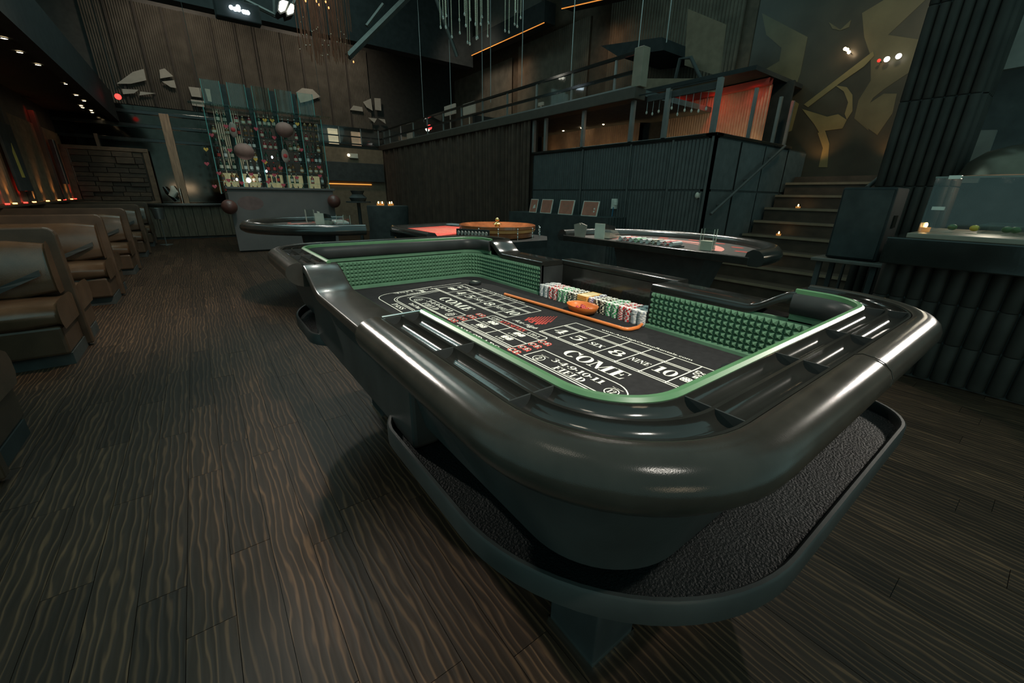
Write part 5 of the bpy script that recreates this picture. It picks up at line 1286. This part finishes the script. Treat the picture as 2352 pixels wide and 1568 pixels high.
def shoe(t, x, y, z, rz, label):
    M4 = t.matrix_basis; p = M4 @ Vector((x, y, z))
    o = thing('card_shoe', p, label, 'card shoe'); o.rotation_euler = (0, 0, t.rotation_euler[2] + rz); O = (0, 0, 0)
    B().extr([(-.06, -.16, 0), (-.06, .16, 0), (-.06, .16, .15), (-.06, -.02, .12), (-.06, -.16, .02)], (.12, 0, 0)).obj('shoe_body', M_glass, o, base=O)
    B().extr([(-.055, .16, .005), (-.055, .165, .15), (-.055, .155, .15), (-.055, .15, .005)], (.11, 0, 0)).obj('back_plate', mat('acrylic_edge', (.62, .60, .50), .2), o, base=O)
    B().extr([(-.05, -.15, .004), (-.05, .05, .004), (-.05, .03, .06), (-.05, -.15, .015)], (.10, 0, 0)).obj('card_stack', mat('card_edges', (.55, .50, .40), .7), o, base=O)
    B().box(-.058, .058, -.165, -.155, 0, .02).obj('lip', mat('acrylic_edge', (.62, .60, .50), .2), o, base=O)
    B().extr([(-.06, -.02, .122), (-.06, .10, .142), (-.06, .06, .10), (-.06, -.04, .08)], (.12, 0, 0)).obj('cover_plate', M_black, o, base=O)
    return o
# right-hand table: straight side facing the craps table
b2 = bj_table((3.10, 2.26, 0), radians(-90), 'half-moon blackjack table with glossy rail, between craps table and stairs', .95, 1.0, .87)
shoe(b2, -.56, .22, .8712, radians(190), 'clear card shoe lying on the right-hand blackjack felt by the steps'.replace('right-hand ', ''))
acrylic_holder(b2, .52, .18, .8712, .10, .17, .07, radians(10), 'tall clear discard holder half filled with cards near the staircase', .45)
p = b2.matrix_basis @ Vector((-.80, .06, .8712))
B().extr([(p.x, p.y - .07, p.z), (p.x, p.y + .07, p.z), (p.x, p.y + .09, p.z + .12), (p.x, p.y + .01, p.z + .14), (p.x, p.y, p.z + .12), (p.x, p.y - .01, p.z + .14), (p.x, p.y - .09, p.z + .12)], (.012, 0, 0)).obj('folded_sign', mat('sign_grey', (.30, .27, .22), .5), None, label='small folded grey sign standing at the table corner by the signs', cat='sign', base=p)
tchip(b2, .87, 'table by the stairs')
# left far table: straight side to the right
b1 = bj_table((1.60, 5.72, 0), radians(82), 'half-moon blackjack table with dark rail in front of the grey bar', .92, 1.15, .87)
shoe(b1, .02, .30, .8712, radians(60), 'pale card shoe on the table before the grey bar')
acrylic_holder(b1, -.42, .14, .8712, .16, .14, .09, radians(20), 'low clear card holder nearest the roulette table', .0)
acrylic_holder(b1, .55, .45, .8712, .20, .17, .10, radians(0), 'clear card holder with a grey deck on the table before the bar', .0)
p = b1.matrix_basis @ Vector((.30, .35, .8712)); B().extr([(p.x, p.y, p.z), (p.x + .03, p.y, p.z), (p.x + .01, p.y, p.z + .15), (p.x - .02, p.y, p.z + .16)], (0, .02, 0)).obj('cut_card', mat('cream_card', (.6, .55, .45), .6), None, label='single cream cut card standing upright on the table before the bar', cat='card', base=p)
tchip(b1, .87, 'table before the grey bar')
# roulette table
rt = thing('roulette_table', (2.25, 4.1, 0), 'roulette table with red printed felt and black rail', 'table')
RZ = .88
pts = [(1.78, 3.30), (2.22, 3.00), (2.66, 3.00), (2.92, 3.30), (2.92, 4.05), (2.84, 4.30), (2.62, 5.0), (1.76, 4.75)]
B().prism(pts, RZ - .08, RZ - .012).obj('table_top', M_satin, rt)
B().prism([(1.84, 3.72), (2.40, 3.98), (2.80, 4.10), (2.76, 4.40), (2.56, 4.93), (1.84, 4.70)], RZ - .012, RZ).obj('layout_felt', M_rfelt, rt)
b = B()
for i in range(12):
    for j in range(3):
        x, y = 2.02 + j * .15, 3.98 + i * .058; b.box(x, x + .125, y, y + .006, RZ + .0003, RZ + .001); b.box(x, x + .006, y, y + .05, RZ + .0003, RZ + .001)
b.obj('printed_grid', mat('gold_print', (.7, .52, .36), .8), rt)
path = with_normals([(1.76, 3.70), (1.76, 3.9), (1.76, 4.6), (1.80, 4.76), (2.0, 4.84), (2.5, 4.98), (2.62, 5.0), (2.70, 4.90), (2.84, 4.45)])
B().sweep(path, [(-.03, RZ - .02), (-.03, RZ + .02), (-.01, RZ + .035), (.06, RZ + .03), (.09, RZ - .01), (.06, RZ - .09), (0, RZ - .09)]).obj('padded_rail', M_wrail, rt, 60)
ap = B(); a_ = Vector((1.90, 3.42, RZ)); c_ = Vector((2.08, 3.14, RZ))
ap.extr([a_ + Vector((0, 0, -.01)), c_ + Vector((0, 0, -.01)), c_ + Vector((0, 0, .09)), a_ + Vector((0, 0, .09))], (.02, .02, 0)).obj('chip_apron', M_satin, rt)
for k in range(9):
    q = a_.lerp(c_, .08 + k * .105); o = B().lathe([(0, -.002), (.021, -.002), (.021, .002), (0, .002)], 12); o.v = [(q.x - .010 + z_, q.y - .010 + x_, q.z + .055 + y_) for x_, y_, z_ in o.v]; o.obj('scallop', mat('scallop_grey', (.35, .34, .30), .5), rt)
for x in (1.95, 2.6):
    for y in (3.5, 4.6): B().box(x - .05, x + .05, y - .05, y + .05, 0, RZ - .08).obj('leg', M_black, rt)
wc = (2.44, 3.53, RZ - .0115)
M_mah = mat('mahogany', (.30, .095, .035), .18, spec=.7, var=.3, scale=10, coat=.5); M_mah2 = mat('light_mahogany', (.55, .24, .08), .2, spec=.7, var=.2, coat=.5); M_brass = mat('brass', (.78, .50, .18), .2, metal=1)
wq = wc
B().lathe([(0, 0.0000), (.345, 0.0000), (.36, 0.0078), (.37, 0.0468), (.365, 0.0507)], 48, wq, False).obj('roulette_wheel', M_mah, rt, 40, label='polished brown wooden roulette wheel with brass turret')
wh = [o for o in rt.children if o.name == 'roulette_wheel'][0]
B().lathe([(.365, 0.0507), (.385, 0.0585), (.39, 0.0780), (.38, 0.0842)], 48, wq, False).obj('bowl_band', M_mah2, wh, 40)
B().lathe([(.38, 0.0842), (.39, 0.0897), (.39, 0.1170), (.375, 0.1232), (.355, 0.1170), (.30, 0.0780), (.22, 0.0663)], 48, wq, False).obj('outer_rim', M_mah, wh, 40)
b = B()
for k in range(38):
    b.cm = k % 2; a0 = 2 * pi * k / 38; a1 = 2 * pi * (k + 1) / 38
    b.add([(wc[0] + r * cos(a), wc[1] + r * sin(a), wq[2] + z * .78) for r, a, z in ((.22, a0, .085), (.22, a1, .085), (.15, a1, .08), (.15, a0, .08))], [(0, 1, 2, 3)])
b.obj('number_ring', [M_red, M_black], wh)
B().lathe([(.15, 0.0624), (.06, 0.0858), (.03, 0.0936)], 32, wq, False).obj('cone', M_mah2, wh, 40)
B().lathe([(0, 0.0780), (.035, 0.0858), (.022, 0.1092), (.045, 0.1209), (.018, 0.1365), (.012, 0.1482), (.024, 0.1638), (.020, 0.1755), (0, 0.1872)], 18, wq, False).obj('turret', M_brass, wh, 50)
# glass pin guard of the wheel
for k in range(9):
    a = radians(-150 + k * 25); x, y = 2.44 + .43 * cos(a), 3.51 + .43 * sin(a)
    t = thing('guard_pin', (x, y, RZ - .012), 'slim chrome pin standing around the roulette wheel', 'pin', 'chrome pins around the wheel')
    B().tube([(x, y, RZ - .012), (x, y, RZ + .09)], .004, 6).obj('stem', M_steel, t)
    for zz in (.02, .05, .09): B().sphere((x, y, RZ + zz), .008, 8).obj('bead', M_chrome, t, 60)
# sign table
sx, sy0, sy1 = 5.0, 4.25, 6.75
t = thing('sign_table', (5.15, 5.5, 0), 'long table under a black floor-length cloth carrying four signs', 'table')
b = B(); vs = []; n = 100
loop = []
for (xa, ya, xb, yb) in ((4.95, sy1, 4.95, sy0), (4.95, sy0, 5.4, sy0), (5.4, sy0, 5.4, sy1), (5.4, sy1, 4.95, sy1)):
    for i in range(25): loop.append((xa + (xb - xa) * i / 25, ya + (yb - ya) * i / 25))
for i, (x, y) in enumerate(loop):
    w = .02 * sin(i * 1.7) ; d = Vector((x - 5.17, (y - 5.5) * .2, 0)).normalized(); vs += [(x, y, .97), (x + d.x * (w + .02), y + d.y * (w + .02), .01)]
b.add(vs, [(2 * i, 2 * ((i + 1) % 100), 2 * ((i + 1) % 100) + 1, 2 * i + 1) for i in range(100)]); b.obj('cloth_skirt', M_cloth, t, 60)
B().box(4.95, 5.40, sy0, sy1, .955, .972).obj('cloth_top', M_cloth, t, bevel=.006)
M_rust = mat('rust_card', (.42, .15, .10), .5, var=.2); M_bord = mat('white_border', (.62, .56, .48), .5)
SG = [((1215, 486), (1237, 456), 'narrow rust-red sign with a white figure, at the curtain end'), ((1240, 488), (1271, 457), 'rust-red sign with white border, second from the curtain end'), ((1281, 490), (1321, 458), 'rust-red sign with script heading, third from the curtain end'), ((1334, 492), (1378, 459), 'wide rust-red sign with two white dots, nearest the steps')]
for i, (pa_, pb_, lb) in enumerate(SG):
    a = atx(*pa_, 5.05); c = atx(*pb_, 5.10); z0 = .9725; z1 = z0 + (c.z - a.z)
    t = thing('table_sign', (5.05, (a.y + c.y) / 2, z0), lb, 'sign')
    def pl_(u, v, d): y = a.y + (c.y - a.y) * u; return (5.05 + .05 * v - d, y, z0 + (z1 - z0) * v)
    B().extr([pl_(0, 0, 0), pl_(1, 0, 0), pl_(1, 1, 0), pl_(0, 1, 0)], (.012, 0, 0)).obj('card_border', M_bord, t)
    B().extr([pl_(.05, .05, .002), pl_(.95, .05, .002), pl_(.95, .95, .002), pl_(.05, .95, .002)], (.0015, 0, 0)).obj('card_face', M_rust, t)
    for v, w, h in ((.82, .5, .03), (.62, .6, .04), (.5, .36, .10 if i == 2 else .03), (.38, .6, .03), (.28, .7, .03)):
        B().extr([pl_(.5 - w / 2, v, .003), pl_(.5 + w / 2, v, .003), pl_(.5 + w / 2, v + h, .003), pl_(.5 - w / 2, v + h, .003)], (.0008, 0, 0)).obj('text_line', mat('dim_pink_print', (.36, .16, .11), .6), t)
    if i == 3:
        for v in (.32, .5): B().extr([pl_(.78 + .05 * cos(q), v + .06 * sin(q), .0035) for q in [k * pi / 5 for k in range(10)]], (.0008, 0, 0)).obj('white_dot', M_bord, t)
    if i == 0: B().extr([pl_(.45, .3, .0035), pl_(.8, .35, .0035), pl_(.7, .62, .0035), pl_(.5, .5, .0035)], (.0008, 0, 0)).obj('white_figure', M_bord, t)
    B().extr([pl_(.4, 0, -.012), pl_(.6, 0, -.012), pl_(.5, .7, -.012)], (.09, 0, -0.0)).obj('easel_back', M_black, t)
p = atx(1410, 468, RX - .02)
t = thing('wall_plug', p, 'white wall socket with plug and blue cable on the ribbed wall', 'socket')
B().box(RX - .03, RX + .01, p.y - .05, p.y + .05, p.z - .08, p.z + .08).obj('socket_plate', mat('plug_white', (.6, .58, .5), .5), t, bevel=.004)
B().box(RX - .07, RX - .03, p.y - .09, p.y - .03, p.z - .02, p.z + .05).obj('plug', MATS['plug_white'], t, bevel=.006)
B().tube([(RX - .05, p.y - .02, p.z - .05), (RX - .06, p.y - .01, p.z - .4), (RX - .05, p.y, .02)], .008, 6).obj('cable', mat('blue_cable', (.03, .14, .24), .5), t, 50)
p = atx(1641, 449, RX - .02); p.y = max(p.y, 3.22); B().box(RX - .03, RX + .02, p.y - .02, p.y + .02, p.z - .03, p.z + .03).sphere((RX - .03, p.y, p.z), .03, 10, 1.4).obj('wall_knob', mat('knob_white', (.5, .46, .38), .4), None, 60, label='small white fitting on the corner of the ribbed wall', cat='fitting', base=(RX - .03, p.y, p.z))  # white knob on the ribbed wall, gives no light
p = atz(1320, 585, .25)
B().box(p.x, p.x + .12, p.y - .1, p.y + .1, 0, .22).obj('red_box', mat('red_plastic', (.30, .02, .02), .4), None, bevel=.02, label='small red box on the floor behind the craps table', cat='box', base=(p.x, p.y, 0))

# ================================================================ OVERHEAD
# crystal strands
ch = thing('crystal_chandelier', (3.0, 5.2, 4.2), 'hanging glass bead strands ending in clear drops, in two clusters', 'chandelier')
M_bead = mat('glass_beads', (.62, .58, .44), .15, spec=.8, var=.2)
CYp = 5.0
for (px, py) in [(1012, 62), (1018, 40), (1025, 35), (1024, 62), (1038, 84), (1055, 45), (1056, 75), (1067, 32), (1070, 58), (1074, 97), (1079, 100), (1080, 44), (1092, 55), (1094, 88), (1097, 86), (1104, 55), (1107, 38), (1120, 82), (1122, 52), (1160, 70), (1169, 73), (1182, 55), (1184, 25), (1188, 60), (1196, 40)]:
    p = aty(px, py, CYp + random.uniform(-.3, .3))
    n = int((5.6 - p.z) / .016); s = B().tube([(p.x, p.y, p.z), (p.x, p.y, 5.6)], .0035, 5).obj('bead_strand', M_bead, ch)
    bb = B()
    for k in range(0, 46): bb.sphere((p.x, p.y, p.z + .03 + k * .017), .0065, 6)
    bb.obj('beads', M_bead, s)
    B().lathe([(0, -.022), (.010, -.015), (.013, -.004), (.009, .008), (.002, .022), (0, .024)], 10, p, False).obj('drop', M_crys, s, 60)
# red-brown string chandelier
c2 = thing('string_chandelier', (2.6, 8, 4.3), 'rust-coloured string chandelier with glints hanging before the bead curtain', 'chandelier')
M_rs = mat('rust_string', (.16, .075, .045), .4, var=.4); M_gl = emis('string_glint', (1, .45, .15), 1.5)
for k in range(120):
    px = random.uniform(690, 808); py = random.uniform(110, 150) if 712 < px < 800 else random.uniform(60, 130)
    p = aty(px, py, 8 + random.uniform(-.5, .5)); s = B().tube([p, (p.x, p.y, 6.6)], .004, 4).obj('string', M_rs, c2)
    if k % 3 == 0: B().sphere((p.x, p.y, p.z + random.uniform(0, .5)), .009, 6).obj('bead', M_bead, s)
for (px, py) in ((702, 2), (727, 3), (733, 11), (748, 4), (755, 18), (812, 142)):
    p = aty(px, py, 7.7); B().sphere(p, .011, 8, 1.6).obj('glint_bead', M_gl, c2)
# truss
tr = thing('roof_truss', (2.5, 9, 6), 'dark steel roof truss with diagonal braces', 'truss')
M_truss = mat('truss_steel', (.085, .088, .08), .5, metal=.3)
for q, r in ((((800, 130), (940, -10)), .10), (((842, 60), (880, 10)), .05), (((560, 0), (640, 40)), .05), (((630, -10), (632, 40)), .05), (((1000, -10), (1050, 130)), .06), (((660, 40), (690, -20)), .06)):
    B().tube([aty(*q[0], 10.5), aty(*q[1], 10.5)], r * .8, 6).obj('brace', M_truss, tr)
a = aty(200, -30, 12.5); c = aty(860, 95, 12.5)
B().box(a.x - 1, c.x + 3.0, 12.4, 12.75, aty(600, 40, 12.4).z - .05, 6.6).obj('main_beam', M_pitch, tr)
# spot lamps in the truss
M_white = emis('white_lamp_face', (1, .95, .80), 9)
for i, (pts_, lb) in enumerate((([(643, 3), (650, 0), (662, 4), (655, 22), (646, 26), (641, 20)], 'large white theatre lamp in the truss, booth side of its pair'), ([(668, 8), (676, 12), (674, 28), (662, 32), (660, 24)], 'large white theatre lamp in the truss, chandelier side of its pair'))):
    q = [aty(px, py, 10.0) for px, py in pts_]; cc = sum(q, Vector()) / len(q)
    t = thing('theatre_lamp', cc, lb, 'lamp'); B().extr(q, (0, .05, 0)).obj('lamp_face', M_white, t)
    B().extr([cc + (v - cc) * 1.35 + Vector((0, .06, 0)) for v in q], (0, .3, 0)).obj('lamp_housing', M_pitch, t)
t0 = aty(548, 22, 10.0); t = thing('led_fixture', t0, 'truss fixture with a cluster of small bright cool LEDs', 'lamp')
B().box(t0.x - .35, t0.x + .35, 10.06, 10.3, t0.z - .14, t0.z + .16).obj('fixture_body', M_pitch, t, bevel=.02)
for (px, py) in ((531, 17), (540, 21), (547, 16), (548, 22), (560, 27), (564, 28), (569, 29)): B().sphere(aty(px, py, 10.0), .035, 8).obj('led', emis('cool_led', (.75, .9, 1), 9), t, 60)
p = aty(271, 222, 13.5); t = thing('red_lamp', p, 'single round red lamp hung on a rod before the back curtain', 'light'); B().sphere(p, .06, 12).obj('bulb', emis('red_lamp', (1, .05, .04), 2.5), t, 60); B().tube([p, (p.x, p.y, 6.99)], .008, 5).obj('rod', M_black, t)
p = atx(982, 296, RX + .5)
_bl = p
t = thing('balcony_lamps', p, 'small red and white lamp pair behind the balcony glass', 'light'); B().sphere(p, .07, 10).obj('white_lamp', emis('lampw', (1, .9, .8), 3), t, 60); B().sphere((p.x, p.y - .15, p.z + .03), .07, 10).obj('red_lamp_bulb', emis('lampr', (1, .05, .05), 3), t, 60); B().tube([(p.x, p.y, 2.78), (p.x, p.y, p.z)], .015, 6).obj('lamp_stem', M_black, t)
for (pa_, pb_) in (((934, 306), (946, 322)), ((1063, 240), (1090, 258)), ((1020, 245), (1045, 260)), ((1236, 236), (1246, 241))):
    a = atx(*pa_, RX + .6); c = atx(*pb_, RX + .6); B().box(RX + .6, RX + .64, min(a.y, c.y), max(a.y, c.y), c.z, a.z).box(RX + .61, RX + .63, (a.y + c.y) / 2 - .01, (a.y + c.y) / 2 + .01, 2.78, c.z).obj('pale_card', M_reflcard, None, label='small pale lit card on a thin stem behind the balcony glass', cat='card', group='pale cards behind the balcony glass', base=(RX + .6, a.y, c.z))

for o in bpy.data.objects:
    if '_o' in o: del o['_o']
